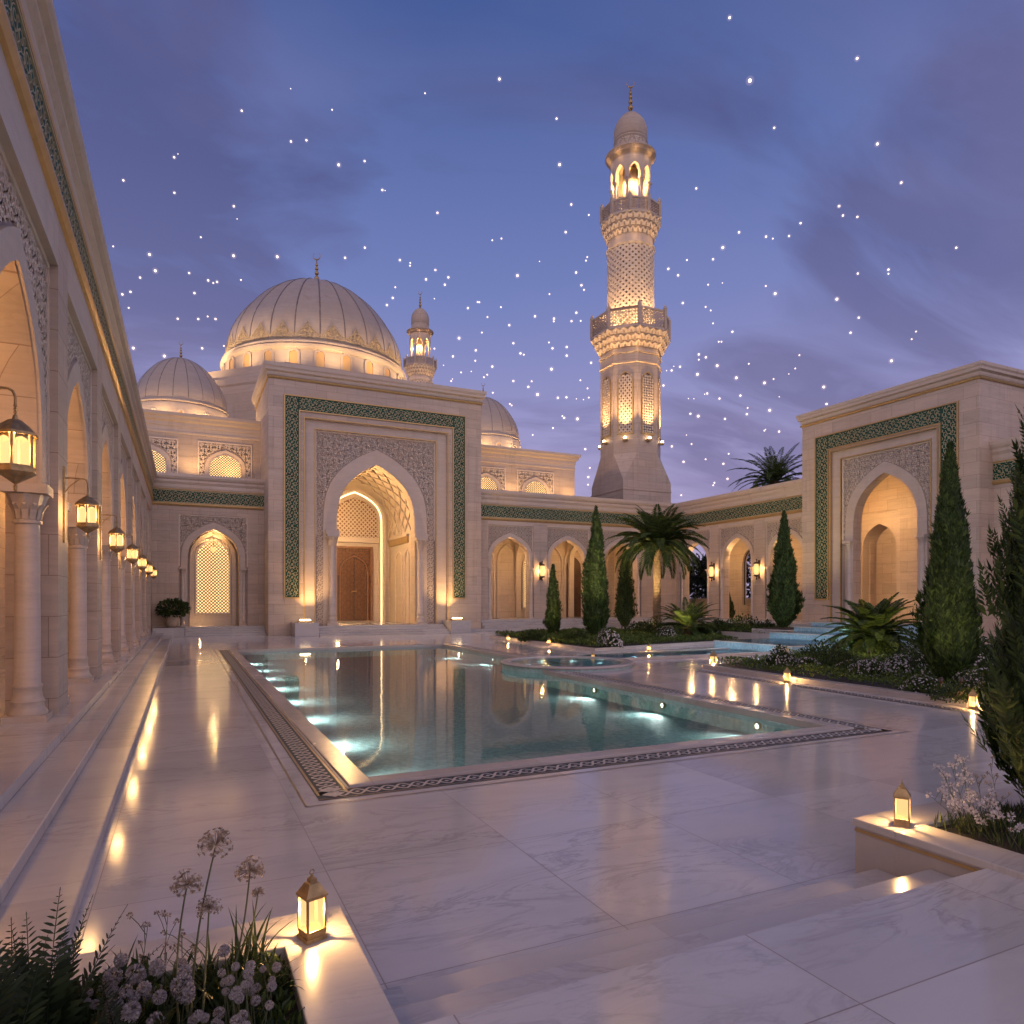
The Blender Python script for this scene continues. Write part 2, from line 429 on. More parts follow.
def screen(mb, P, u0, u1, z0, z1, s, n0, n1, keep=None, hole=.29, nh=8):
    "a pierced screen: square cells with a round hole, staggered"
    nx, nz = max(1, round((u1-u0)/s)), max(1, round((z1-z0)/s)); dx, dz = (u1-u0)/nx, (z1-z0)/nz
    for i in range(nx):
        for j in range(nz):
            cu, cz = u0+(i+.5)*dx, z0+(j+.5)*dz
            if keep and not keep(cu, cz): continue
            sh = .5 if (i+j) % 2 else 0
            out, inn = [], []
            for k in range(nh):
                a = 2*PI*(k+.5)/nh; c_, s_ = math.cos(a), math.sin(a); m = max(abs(c_), abs(s_))
                out.append((cu+dx*.5*c_/m, cz+dz*.5*s_/m)); hh = hole*(1.0 if k % 2 == (i+j) % 2 else .82)
                inn.append((cu+dx*hh*c_, cz+dz*hh*s_))
            for k in range(nh):
                q = (k+1) % nh
                mb.quad(P(*out[k],n1), P(*out[q],n1), P(*inn[q],n1), P(*inn[k],n1))
                mb.quad(P(*inn[k],n1), P(*inn[q],n1), P(*inn[q],n0), P(*inn[k],n0))
def diamonds(mb, P, u0, u1, z0, z1, nu, nz, w, n0, n1):
    du, dz = (u1-u0)/nu, (z1-z0)/nz
    for i in range(nu):
        for j in range(nz):
            a, b = u0+i*du, z0+j*dz
            mb.ribbon(P, [(a,b),(a+du/2,b+dz/2),(a+du,b+dz)], w, n0, n1); mb.ribbon(P, [(a+du,b),(a+du/2,b+dz/2),(a,b+dz)], w, n0, n1)
def cylmap(c, rf, segs=None):
    "u runs round the axis in radians; rf(z) is the radius (flat-sided when segs is given)"
    def P(u, z, n):
        r = rf(z) + n
        if segs:
            st = 2*PI/segs; k = math.floor(u/st + .5); q = u - k*st
            r = r / max(.5, math.cos(q))
        return Vector((c[0]+r*math.cos(u), c[1]+r*math.sin(u), c[2]+z))
    return P
def column_mb(c, z0, z1, r):
    h = z1-z0; x, y = c
    mb = MB(); mb.box(x-r*1.6, x+r*1.6, y-r*1.6, y+r*1.6, z0, z0+r*.55)
    pr = [(r*1.5,r*.55),(r*1.52,r*.8),(r*1.28,r*1.1),(r*1.22,r*1.5),(r*1.3,r*1.7),(r*1.12,r*2.0),(r*1.05,r*2.8),(r*1.12,r*2.9),(r*1.12,r*3.1),(r,r*3.2),(r*.92,h-r*3.4)]
    mb.lathe(pr, 20, (x,y,z0), 0)
    cp = MB()
    zc = z1-r*3.4
    cp.lathe([(r*.92,0),(r*1.08,.05*r),(r*1.08,.3*r),(r*.95,.35*r),(r*1.0,r*.9),(r*1.22,r*1.7),(r*1.5,r*2.5),(r*1.42,r*2.6)], 16, (x,y,zc), 0, True, lambda a, z: 1+.06*math.cos(8*a)*(z > r*.8))
    for k in range(12):
        a = 2*PI*k/12; d = Vector((math.cos(a), math.sin(a), 0)); t = Vector((-d.y, d.x, 0))
        b = Vector((x,y,zc))
        p = [b+d*(r*1.0)+Vector((0,0,r*.4)), b+d*(r*1.18)+Vector((0,0,r*1.2)), b+d*(r*1.5)+Vector((0,0,r*1.75)), b+d*(r*1.6)+Vector((0,0,r*1.55))]
        ws = (.2,.24,.16,.05)
        for i in range(3): cp.quad(p[i]-t*r*ws[i], p[i]+t*r*ws[i], p[i+1]+t*r*ws[i+1], p[i+1]-t*r*ws[i+1])
    cp.box(x-r*1.65, x+r*1.65, y-r*1.65, y+r*1.65, zc+r*2.6, z1)
    return mb, cp
def add_column(parent, c, z0, z1, r):
    a, b = column_mb(c, z0, z1, r)
    o = a.build('column', M['column'], parent, True); md = o.modifiers.new('e', 'EDGE_SPLIT'); md.split_angle = R(50)
    k = b.build('capital', M['column'], o); return o
def moulding(mb, P, u0, u1, prof):
    "prof: list of (n, z) swept along u, ends capped"
    for (n0, z0), (n1, z1) in zip(prof, prof[1:]):
        mb.quad(P(u0,z0,n0), P(u1,z0,n0), P(u1,z1,n1), P(u0,z1,n1))
    mb.add([P(u0,z,n) for n, z in prof], (tuple(range(len(prof))),)); mb.add([P(u1,z,n) for n, z in prof], (tuple(range(len(prof))),))
# ------------------------------------------------------------------ architecture helpers
def frieze(root, P, u0, u1, g0, g1, top, proj=.34, cell=.42, e0=0.0, e1=0.0, fine=False):
    mb = MB(); moulding(mb, P, u0-e0, u1+e1, [(0,g0-.24),(.07,g0-.22),(.13,g0-.12),(.13,g0-.05),(.05,g0)]); mb.build('gold_ledge', M['gold'], root)
    b = MB().pbox(P, u0-e0*.3, u1+e1*.3, g0, g1, -.05, .03).build('frieze_band', M['green'], root)
    o = MB(); scroll(o, P, u0, u1, g0+.06, g1-.06, cell*(1 if fine else .85), .014 if fine else .019, .03, .04, None, True, None if fine else BOLD)
    for z in (g0+.02, g1-.02): o.pbox(P, u0, u1, z-.018, z+.018, .03, .06)
    o.build('frieze_ornament', M['gilt'], b)
    g = MB(); moulding(g, P, u0-e0, u1+e1, [(0,g1),(.07,g1+.01),(.09,g1+.05),(.07,g1+.09),(0,g1+.10)]); g.build('gold_line', M['gold'], root)
    h = top-g1-.1; z = g1+.1
    c = MB(); moulding(c, P, u0-e0, u1+e1, [(-.3,z),(.05,z),(.09,z+h*.12),(.09,z+h*.30),(proj*.55,z+h*.46),(proj*.55,z+h*.60),(proj*.85,z+h*.70),(proj,z+h*.82),(proj,top),(-.6,top),(-.6,z)])
    c.build('cornice', M['smooth'], root)
def bay(root, P, u0, u1, floor, top, a, spring, apex, c=None, nf=-.2, nb=-.8, band=.42, col=.2, low=True, cell=.36, colspread=None, colz=None, fine=False):
    "one arched bay: spandrel (> carving), archivolt, two columns; returns the parts for copying"
    c = (u0+u1)/2 if c is None else c
    parts = []
    w = MB(); arch_wall(w, P, u0, u1, spring if low else floor, top, c, a, spring, apex, nf, nb)
    if low:
        w.quad(P(u0,spring,nf), P(c-a,spring,nf), P(c-a,spring,nb), P(u0,spring,nb)); w.quad(P(c+a,spring,nf), P(u1,spring,nf), P(u1,spring,nb), P(c+a,spring,nb))
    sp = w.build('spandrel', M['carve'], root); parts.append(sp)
    inner = MB(); i_ = [(c-a, spring if low else floor)] + arch(a-.012, spring, apex-.012, c) + [(c+a, spring if low else floor)]
    for (ua, za), (ub, zb) in zip(i_, i_[1:]): inner.quad(P(ua,za,nf+.01), P(ub,zb,nf+.01), P(ub,zb,nb-.01), P(ua,za,nb-.01))
    inner.build('intrados', M['stone'], sp)
    k = MB()
    def keep(u, z): return u0+.06 < u < u1-.06 and z < top-.06 and not in_arch(u, z, a+band+.05, spring, apex+band*1.15+.06, c) and z > spring
    scroll(k, P, u0+.08, u1-.08, spring, top-.08, cell, cell*.125 if fine else cell*.165, nf, nf+.04, keep, True, None if fine else BOLD)
    k.pbox(P, u0, u1, top-.10, top, nf, nf+.07); k.pbox(P, u0, u0+.08, spring, top-.10, nf, nf+.07); k.pbox(P, u1-.08, u1, spring, top-.10, nf, nf+.07)
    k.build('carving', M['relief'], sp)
    ab = MB(); arch_band(ab, P, c, a, spring, apex, band, band*1.15, spring if low else floor, nf-.02, nf+.07); parts.append(ab.build('archivolt', M['smooth'], root))
    if col:
        cs = (a+band*.55) if colspread is None else colspread
        for s in (-1, 1):
            q = P(c+s*cs, 0, (nf+nb)/2+.12 if low else nf+.05)
            parts.append(add_column(root, (q.x, q.y), floor, spring if colz is None else colz, col))
    return parts
def arch_window(root, P, c, a, z0, spring, apex, n, cell=.2, mat=None, frame=.14, lit='litwin'):
    "a pierced stone window over a lit pane"
    w = MB(); arch_band(w, P, c, a, spring, apex, frame, frame*1.15, z0, n, n+.12); w.pbox(P, c-a-frame, c+a+frame, z0-.14, z0, n, n+.14)
    f = w.build('window', M['smooth'], root)
    s = MB(); screen(s, P, c-a, c+a, z0, apex, cell, n+.03, n+.08, lambda u, z: in_arch(u, z, a+.02, spring, apex+.03, c))
    s.build('lattice', mat or M['screen'], f)
    g = MB(); arch_fill(g, P, c, a, spring, apex, z0, n+.004); g.build('pane', M[lit], f)
    return f
def panel_ring(root, P, name, mat, o, i, n0, n1, bottom=False):
    "a three sided (or four sided) raised frame: o and i are (u0,u1,z0,z1)"
    mb = MB(); mb.pbox(P, o[0], i[0], o[2], o[3], n0, n1); mb.pbox(P, i[1], o[1], o[2], o[3], n0, n1); mb.pbox(P, i[0], i[1], i[3], o[3], n0, n1)
    if bottom: mb.pbox(P, i[0], i[1], o[2], i[2], n0, n1)
    return mb.build(name, mat, root)
def green_frame(root, P, o, i, zb, n):
    b = MB(); b.pbox(P, o[0], i[0], zb, o[1], n-.04, n+.02); b.pbox(P, i[1], o[2], zb, o[1], n-.04, n+.02); b.pbox(P, i[0], i[1], i[2], o[1], n-.04, n+.02)
    f = b.build('tile_frame', M['green'], root)
    w = i[0]-o[0]; k = MB(); cs = w/2
    e = .05
    scroll(k, P, o[0]+e, i[0]-e, zb+e, i[2]-e, cs, .022, n+.02, n+.035, None, True, BOLD); scroll(k, P, i[1]+e, o[2]-e, zb+e, i[2]-e, cs, .022, n+.02, n+.035, None, True, BOLD)
    scroll(k, P, i[0]+e, i[1]-e, i[2]+e, o[1]-e, cs, .022, n+.02, n+.035, None, True, BOLD)
    for (ua, ub) in ((o[0], i[0]), (i[1], o[2])): scroll(k, P, ua+e, ub-e, i[2]-e, o[1]-e, cs, .022, n+.02, n+.035, None, True, BOLD)
    k.build('tile_ornament', M['gilt'], f)
    g = MB(); t = .09
    g.pbox(P, o[0]-t, o[0], zb-t, o[1]+t, n-.02, n+.09); g.pbox(P, o[2], o[2]+t, zb-t, o[1]+t, n-.02, n+.09); g.pbox(P, o[0], o[2], o[1], o[1]+t, n-.02, n+.09)
    g.pbox(P, i[0], i[0]+t, zb, i[2]-t, n-.02, n+.09); g.pbox(P, i[1]-t, i[1], zb, i[2]-t, n-.02, n+.09); g.pbox(P, i[0], i[1], i[2]-t, i[2], n-.02, n+.09)
    g.pbox(P, o[0], i[0]+t, zb-t, zb, n-.02, n+.09); g.pbox(P, i[1]-t, o[2], zb-t, zb, n-.02, n+.09)
    g.build('gold_frame', M['gold'], root)
def finial(parent, c, h, crescent=True):
    mb = MB(); k = h/4.2
    mb.lathe([(.5*k,0),(.32*k,.12*k),(.16*k,.35*k),(.12*k,.5*k)], 10, c)
    z = .75*k
    for r in (.30, .25, .21, .17): mb.ball((c[0],c[1],c[2]+z), r*k, 10, 6); z += r*k*2.1
    mb.lathe([(.09*k,.4*k),(.06*k,z+.35*k)], 8, c)
    if crescent:
        rr = .42*k; cz = c[2]+z+.3*k+rr
        for s in (-1, 1):
            pts = [(c[0]+s*rr*math.sin(a)*CT, c[1]-s*rr*math.sin(a)*ST, cz-rr*math.cos(a)) for a in [R(6*i) for i in range(25)]]
            mb.tube(pts, .075*k, 6, .012*k)
    return mb.build('finial', M['brass'], parent, True)
def dome(root, c, Rd, H, ribs, fin, drum=None, scal=0.0, gore=.012):
    "a ribbed dome shell standing on its drum; c is the centre of its springing"
    def rf(z):
        s_ = max(0.0, min(1.0, z/H)); return Rd*(max(0.0, 1-s_**1.9)**.56)*(1+.02*math.sin(PI*min(1, s_*1.6))*(s_ < .62))
    prof = [(rf(H*math.sin(PI/2*i/22)), H*math.sin(PI/2*i/22)) for i in range(23)]
    prof[-1] = (0.0, H)
    sh = MB().lathe(prof, ribs*6, c, 0, False, lambda a, z: 1-gore*abs(math.cos(a*ribs/2))**6).build('dome', M['dome'], root, True)
    mb = MB()
    for i in range(ribs):
        a = (i+.5)*2*PI/ribs
        pts = [(c[0]+(r*.999)*math.cos(a), c[1]+(r*.999)*math.sin(a), c[2]+z) for r, z in prof[1:-1]]
        mb.tube(pts, .0075*Rd, 5)
    mb.build('seams', M['rib'], sh, True)
    if scal:
        mb = MB(); P = lambda u, z, n: Vector((c[0]+(rf(z)+n)*math.cos(u/Rd), c[1]+(rf(z)+n)*math.sin(u/Rd), c[2]+z))
        wd = 2*PI*Rd/ribs
        for i in range(ribs):
            u = (i+.5)*wd + wd*.5
            def keep(q, z, u=u): return z < .36*scal or abs(q-u) < wd*.5*max(0, (1-(z-.36*scal)/(.64*scal)))**1.5
            scroll(mb, P, u-wd/2, u+wd/2, .15, scal, wd/5, Rd*.0065, 0, .04, keep)
            ed = [(u-wd/2+wd*t, .36*scal+.64*scal*max(0, 1-abs(2*t-1)**.67)) for t in [k/16 for k in range(17)]]
            mb.ribbon(P, ed, Rd*.007, 0, .04)
        mb.build('scallop_ornament', M['brass2'], sh)
    b = MB().lathe([(Rd*1.0,-.02*Rd),(Rd*1.04,-.015*Rd),(Rd*1.05,.01*Rd),(Rd*1.02,.03*Rd),(Rd*.99,.035*Rd)], 64, c).build('dome_ring', M['smooth'], sh, True)
    finial(sh, (c[0], c[1], c[2]+H-.05), fin)
    return sh
# ------------------------------------------------------------------ west arcade beside the steps
def colonnade():
    root = thing('arcade', 'long arcade of tall pointed arches and columns along the left side above the marble steps', 'arcade', (-2.1, 28, .45), 'arcades round the court')
    P = plane((-2.1,0,0), (0,1,0), (1,0,0))
    ys = [2.4+6.3*i for i in range(9)]
    first = None
    for i, y in enumerate(ys):
        o = MB().pbox(P, y, y+1.13, .45, 9.70, -.8, 0).build('pilaster', M['stone'], root)
        if i == 8: break
        if first is None: first = bay(root, P, y+1.13, y+6.3, .45, 8.68, 1.85, 4.55, 7.6, col=.2, cell=.34, fine=True)
        else:
            for p in first: dup_part(p, root, (0, 6.3*i, 0))
    w = MB()
    for y in ys[:-1]: w.pbox(P, y+1.13, y+6.3, 8.68, 9.70, -.8, 0)
    w.pbox(P, 2.4, 55.0, 9.70, 11.3, -.8, -.002); w.pbox(P, 53.93, 55.0, .45, 9.7, -.8, 0)
    w.build('upper_wall', M['smooth'], root)
    frieze(root, P, 2.4, 55.0, 9.80, 10.62, 11.4, .34, .41, fine=True)
    MB().box(-6.6, -6.2, 2.4, 58, .3, 11.2).build('rear_wall', M['stone'], root)
    MB().box(-6.2, -2.9, 2.4, 58, 8.9, 9.2).build('ceiling', M['plaster'], root)
    MB().box(-6.6, -2.7, 2.4, 58, 11.05, 11.2).build('roof', M['smooth'], root)
    # blind arches on the rear wall
    Q = plane((-6.2,0,0), (0,1,0), (1,0,0))
    for y in ys[:-1]: mb = MB(); arch_band(mb, Q, y+3.7, 1.6, 4.8, 7.6, .3, .34, .45, 0, .12); mb.build('blind_arch', M['smooth'], root)
    for i, y in enumerate(ys[:-1]):
        if i > 5: continue
        lamp('POINT', 'arcade_glow', (-3.9, y+3.7, 6.6), 200, (1,.50,.17), .03)
    return root
colonnade()
# ------------------------------------------------------------------ wing left of the portal
def wing():
    root = thing('facade_wing', 'stone wall with one lit lattice window niche between the left arcade and the tall portal', 'wing wall', (1.6, 55, 0))
    Y = 55.0; P = plane((0,Y,0), (1,0,0), (0,-1,0)); FL = .62
    w = MB(); w.pbox(P, -2.1, -.4, 0, 9.5, -.8, 0); w.pbox(P, 4.25, 5.6, 0, 9.5, -.8, 0); w.pbox(P, -.4, 4.25, 8.75, 9.5, -.8, 0); w.pbox(P, -2.1, 5.6, 9.5, 11.5, -.8, -.002)
    w.build('wall', M['stone'], root)
    bay(root, P, -.4, 4.25, FL, 8.75, 1.75, 5.0, 7.75, 1.92, -.12, -1.5, .42, .13, False, .36, 2.06, 4.9)
    B = plane((0,Y+1.5,0), (1,0,0), (0,-1,0))
    r = MB().pbox(B, -.4, 4.3, 0, 8.8, -.3, 0).build('niche_wall', M['smooth'], root)
    mb = MB(); arch_band(mb, B, 1.92, 1.3, 5.0, 7.4, .3, .34, FL, 0, .2); mb.build('niche_arch', M['smooth'], root)
    arch_window(root, B, 1.92, 1.13, 1.6, 5.2, 7.0, .02, .25)
    frieze(root, P, -2.1, 5.4, 9.55, 10.45, 11.6, .34, .45)
    MB().box(-2.1, 5.6, Y+.6, Y+4, 11.2, 11.4).build('roof', M['smooth'], root)
    lamp('POINT', 'niche_glow', (1.92, Y+.6, 7.3), 75, WARM, .03)
    lamp('POINT', 'niche_foot_glow', (1.0, Y+.3, .72), 24, WARM, .02)
    t = thing('pendant_lamp', 'small round glowing pendant in front of the lattice window left of the portal', 'pendant lamp', (1.92, Y+.9, 6.3))
    MB().ball((1.92,Y+.9,6.3), .2, 12, 8).build('globe', M['lampglass'], t, True); MB().tube([(1.92,Y+.9,6.45),(1.92,Y+.9,7.6)], .018).build('rod', M['brass'], t)
    s = thing('wing_steps', 'low flight of marble steps in front of the lattice window niche', 'steps', (2.2,54,0))
    for i in range(4): MB().box(.0, 5.38, 53.3+.42*i, 55.0+(.9 if i == 3 else 0), .155*i+.002, .155*(i+1)).build('step', M['step'], s, bevel=.012)
    MB().box(-2.0, -.02, 53.0, 54.99, .0, .62).build('ledge', M['step'], s, bevel=.015)
wing()
# ------------------------------------------------------------------ entrance portal
def portal():
    Y = 52.0; FL = .66; C = 13.35
    root = thing('entrance_portal', 'tall entrance portal with green tile frame and carved brown door before the great dome', 'portal', (C, Y, 0))
    P = plane((0,Y,0), (1,0,0), (0,-1,0))
    X0, X1, T = 5.4, 21.9, 18.7
    w = MB(); w.pbox(P, X0, 7.95, 0, T, -1.5, 0); w.pbox(P, 18.95, X1, 0, T, -1.5, 0); w.pbox(P, 7.95, 18.95, 15.85, T, -1.5, 0)
    w.box(X0, X0+.6, Y+1.5, Y+9, 0, T); w.box(X1-.6, X1, Y+1.5, Y+9, 0, T); w.box(X0, X1, Y+9, Y+9.5, 0, T)
    w.build('wall', M['stone'], root)
    w = MB(); w.pbox(P, 7.95, 8.75, FL, 15.85, -1.5, -.25); w.pbox(P, 18.05, 18.95, FL, 15.85, -1.5, -.25); w.pbox(P, 8.75, 18.05, 15.15, 15.85, -1.5, -.25)
    w.build('inner_frame', M['smooth'], root)
    g = MB()
    for (o0, o1, z1, n) in ((8.72, 18.08, 15.18, -.25), (7.92, 18.98, 15.88, 0)):
        t = .07
        g.pbox(P, o0-t, o0, FL, z1+t, n-.05, n+.05); g.pbox(P, o1, o1+t, FL, z1+t, n-.05, n+.05); g.pbox(P, o0, o1, z1, z1+t, n-.05, n+.05)
    g.build('gold_line', M['gold'], root)
    green_frame(root, P, (6.55, 17.35, 20.45), (7.5, 19.5, 16.4), 2.75, .0)
    parts = bay(root, P, 8.75, 18.05, FL, 15.15, 3.05, 7.3, 12.95, C, -.45, -1.4, 1.0, 0, False, .42)
    # the carving goes down beside the opening too
    k = MB()
    for u0, u1 in ((8.84, 9.27), (17.43, 17.97)): scroll(k, P, u0, u1, FL+.1, 7.3, .36, .05, -.45, -.41, None, True, BOLD)
    k.build('carving', M['relief'], parts[0])
    for s in (-1, 1): add_column(root, (C+s*3.42, Y+.12), FL, 7.45, .27)
    for s in (-1, 1): MB().pbox(P, C+s*3.42-.52, C+s*3.42+.52, 7.45, 7.75, -.6, .18).build('impost', M['smooth'], root)
    # cornice round three sides
    def ring(name, prof, mat):
        mb = MB()
        for (n0, z0), (n1, z1) in zip(prof, prof[1:]):
            a = [(X0-n0,Y-n0,z0),(X1+n0,Y-n0,z0),(X1+n0,Y+9.5+n0,z0),(X0-n0,Y+9.5+n0,z0)]; b = [(X0-n1,Y-n1,z1),(X1+n1,Y-n1,z1),(X1+n1,Y+9.5+n1,z1),(X0-n1,Y+9.5+n1,z1)]
            for i in range(4): j = (i+1) % 4; mb.quad(a[i], a[j], b[j], b[i])
        mb.add(b, ((0,1,2,3),)); mb.build(name, mat, root)
    ring('cornice', [(0,T-.02),(.06,T),(.10,T+.12),(.10,T+.24),(.26,T+.34),(.27,T+.5),(.34,T+.62),(.34,T+.86),(.0,T+.88)], M['smooth'])
    ring('gold_line', [(0,T-.22),(.08,T-.20),(.12,T-.12),(.08,T-.04),(0,T-.03)], M['gold'])
    # vestibule
    D = 60.0; hw = 3.1
    for a, b in ((C+hw, C+hw+.4), (C-hw-.4, C-hw)): MB().box(a, b, Y+1.4, D, FL-.3, 8.0).build('vestibule_wall', M['smooth'], root)
    vp = arch(hw, 8.0, 13.1, C, None, 14); mb = MB()
    for (ua, za), (ub, zb) in zip(vp, vp[1:]): mb.quad((ua,Y+1.4,za), (ub,Y+1.4,zb), (ub,D,zb), (ua,D,za))
    va = mb.build('vault', M['smooth'], root)
    ln = [0]
    for (ua, za), (ub, zb) in zip(vp, vp[1:]): ln.append(ln[-1]+math.hypot(ub-ua, zb-za))
    def V(u, v, n):
        u = max(0, min(ln[-1]-1e-4, u)); i = max(k for k in range(len(ln)-1) if ln[k] <= u); t = (u-ln[i])/(ln[i+1]-ln[i])
        a, b = vp[i], vp[i+1]; x, z = a[0]+(b[0]-a[0])*t, a[1]+(b[1]-a[1])*t
        nx, nz = (b[1]-a[1]), -(b[0]-a[0]); l = math.hypot(nx, nz); return Vector((x+nx/l*n, v, z+nz/l*n))
    mb = MB(); diamonds(mb, V, .2, ln[-1]-.2, Y+1.5, D-.05, 9, 4, .10, -.02, .12); mb.build('vault_ribs', M['smooth'], va)
    Bk = plane((0,D,0), (1,0,0), (0,-1,0))
    MB().pbox(Bk, C-hw-.4, C+hw+.4, FL-.3, 13.5, -.4, 0).build('rear_wall', M['smooth'], root)
    mb = MB(); arch_band(mb, Bk, C, 2.55, 8.6, 12.1, .22, .26, FL, 0, .16); arch_band(mb, Bk, C, 2.05, 8.8, 11.55, .22, .26, FL, 0, .10); mb.build('rear_arch', M['smooth'], root)
    mb = MB(); arch_band(mb, Bk, C, 2.30, 8.7, 11.85, .10, .12, FL, .01, .06); mb.build('light_strip', M['led'], root)
    mb = MB(); arch_fill(mb, Bk, C, 2.0, 8.85, 11.45, 8.0, .02); ty = mb.build('tympanum', M['woodl'], root)
    mb = MB(); screen(mb, Bk, C-2, C+2, 8.0, 11.4, .36, .03, .12, lambda u, z: in_arch(u, z, 2.0, 8.85, 11.4, C)); mb.build('lattice', M['smooth'], ty)
    MB().pbox(Bk, C-2.1, C+2.1, 7.55, 8.0, 0, .2).build('lintel', M['smooth'], root)
    dc = C-.1
    d = MB().pbox(Bk, dc-1.62, dc+1.62, FL+.1, 7.2, 0, .14).build('door', M['wood'], root)
    fr = MB(); w_ = .2
    fr.pbox(Bk, dc-1.62, dc-1.62+w_, FL+.1, 7.2, .14, .26); fr.pbox(Bk, dc+1.62-w_, dc+1.62, FL+.1, 7.2, .14, .26); fr.pbox(Bk, dc-1.42, dc+1.42, 7.0, 7.2, .14, .26)
    arch_band(fr, Bk, dc, 1.12, 4.6, 6.3, .12, .14, FL+.1, .14, .22); fr.build('door_frame', M['woodl'], d)
    k = MB(); scroll(k, Bk, dc-1.05, dc+1.05, FL+.2, 6.2, .30, .06, .14, .19, lambda u, z: in_arch(u, z, 1.08, 4.6, 6.2, dc) and abs(u-dc) > .03)
    scroll(k, Bk, dc-1.4, dc+1.4, 4.7, 6.95, .28, .05, .14, .18, lambda u, z: not in_arch(u, z, 1.28, 4.6, 6.5, dc))
    k.build('door_carving', M['woodl'], d)
    MB().pbox(Bk, dc-.02, dc+.02, FL+.1, 6.2, .14, .2).build('door_seam', M['dark'], d)
    h = MB(); h.tube([Bk(dc-.22,3.3,.2), Bk(dc-.22,3.3,.32), Bk(dc+.22,3.3,.32), Bk(dc+.22,3.3,.2)], .04); h.build('handle', M['brass'], d)
    # right and left inner walls: blind arch, gold shelf, small niche
    for s in (-1, 1):
        Wp = plane((C+s*hw,0,0), (0,1,0), (-s,0,0))
        mb = MB(); arch_band(mb, Wp, 56.9, .95, 5.4, 6.6, .09, .11, FL, 0, .08); arch_band(mb, Wp, 56.9, .7, 9.0, 10.9, .1, .12, 8.05, -.1, .1); arch_band(mb, Wp, 54.6, .55, 5.4, 6.6, .09, .11, FL, 0, .08)
        mb.build('blind_arch', M['relief'], root)
        mb = MB(); scroll(mb, Wp, 56.2, 57.6, 8.1, 10.8, .24, .05, 0, .07, lambda u, z: in_arch(u, z, .68, 9.0, 10.8, 56.9)); mb.build('niche_carving', M['relief'], root)
        MB().pbox(Wp, 54.2, 59.9, 7.25, 7.75, 0, .12).build('shelf_band', M['gold'], root)
        MB().pbox(Wp, 54.1, 59.95, 7.75, 7.92, 0, .22).build('shelf', M['smooth'], root)
    MB().box(C-hw, C+hw, Y-.3, D, FL-.3, FL).build('vestibule_floor', M['floor'], root)
    lamp('POINT', 'vestibule_glow', (C-2.2, 53.9, 9.2), 1500, (1,.60,.24), .04)
    lamp('POINT', 'vestibule_low_glow', (C-2.6, 54.2, 2.2), 420, (1,.60,.24), .04)
    # steps and the two lamp plinths
    s = thing('portal_steps', 'wide marble steps below the entrance portal', 'steps', (C, 50.6, 0))
    for i in range(4): MB().box(8.62, 18.4, 49.9+.42*i, 51.98+(.0 if i < 3 else .2), .165*i+.002, .165*(i+1)).build('step', M['step'], s, bevel=.012)
    for x, lab in ((7.75, 'stone lamp plinth left of the portal steps'), (19.3, 'stone lamp plinth right of the portal steps')):
        t = thing('lamp_plinth', lab, 'plinth', (x, 50.7, 0), 'lamp plinths by the portal steps')
        MB().box(x-.82, x+.82, 49.8, 51.95, 0, .95).build('block', M['step'], t, bevel=.02)
        f = thing('floodlight', 'glowing floodlight on the plinth %s of the portal steps' % ('left' if x < C else 'right'), 'floodlight', (x, 50.7, .95), 'floodlights on the portal plinths')
        MB().box(x-.55, x+.55, 50.4, 50.95, .95, 1.08).build('tray', M['brass'], f)
        MB().box(x-.36, x+.36, 50.52, 50.85, 1.08, 1.17).build('lens', M['bulb'], f, bevel=.03)
        sx = 1 if x < C else -1
        lamp('SPOT', 'portal_wash', (x+.4*sx, 51.0, 1.3), 820, WARM, .05, (x+.9*sx, 52.25, 7), cone=95, blend=1)
        lamp('POINT', 'plinth_glow', (x, 50.3, 1.5), 14, WARM, .03)
portal()
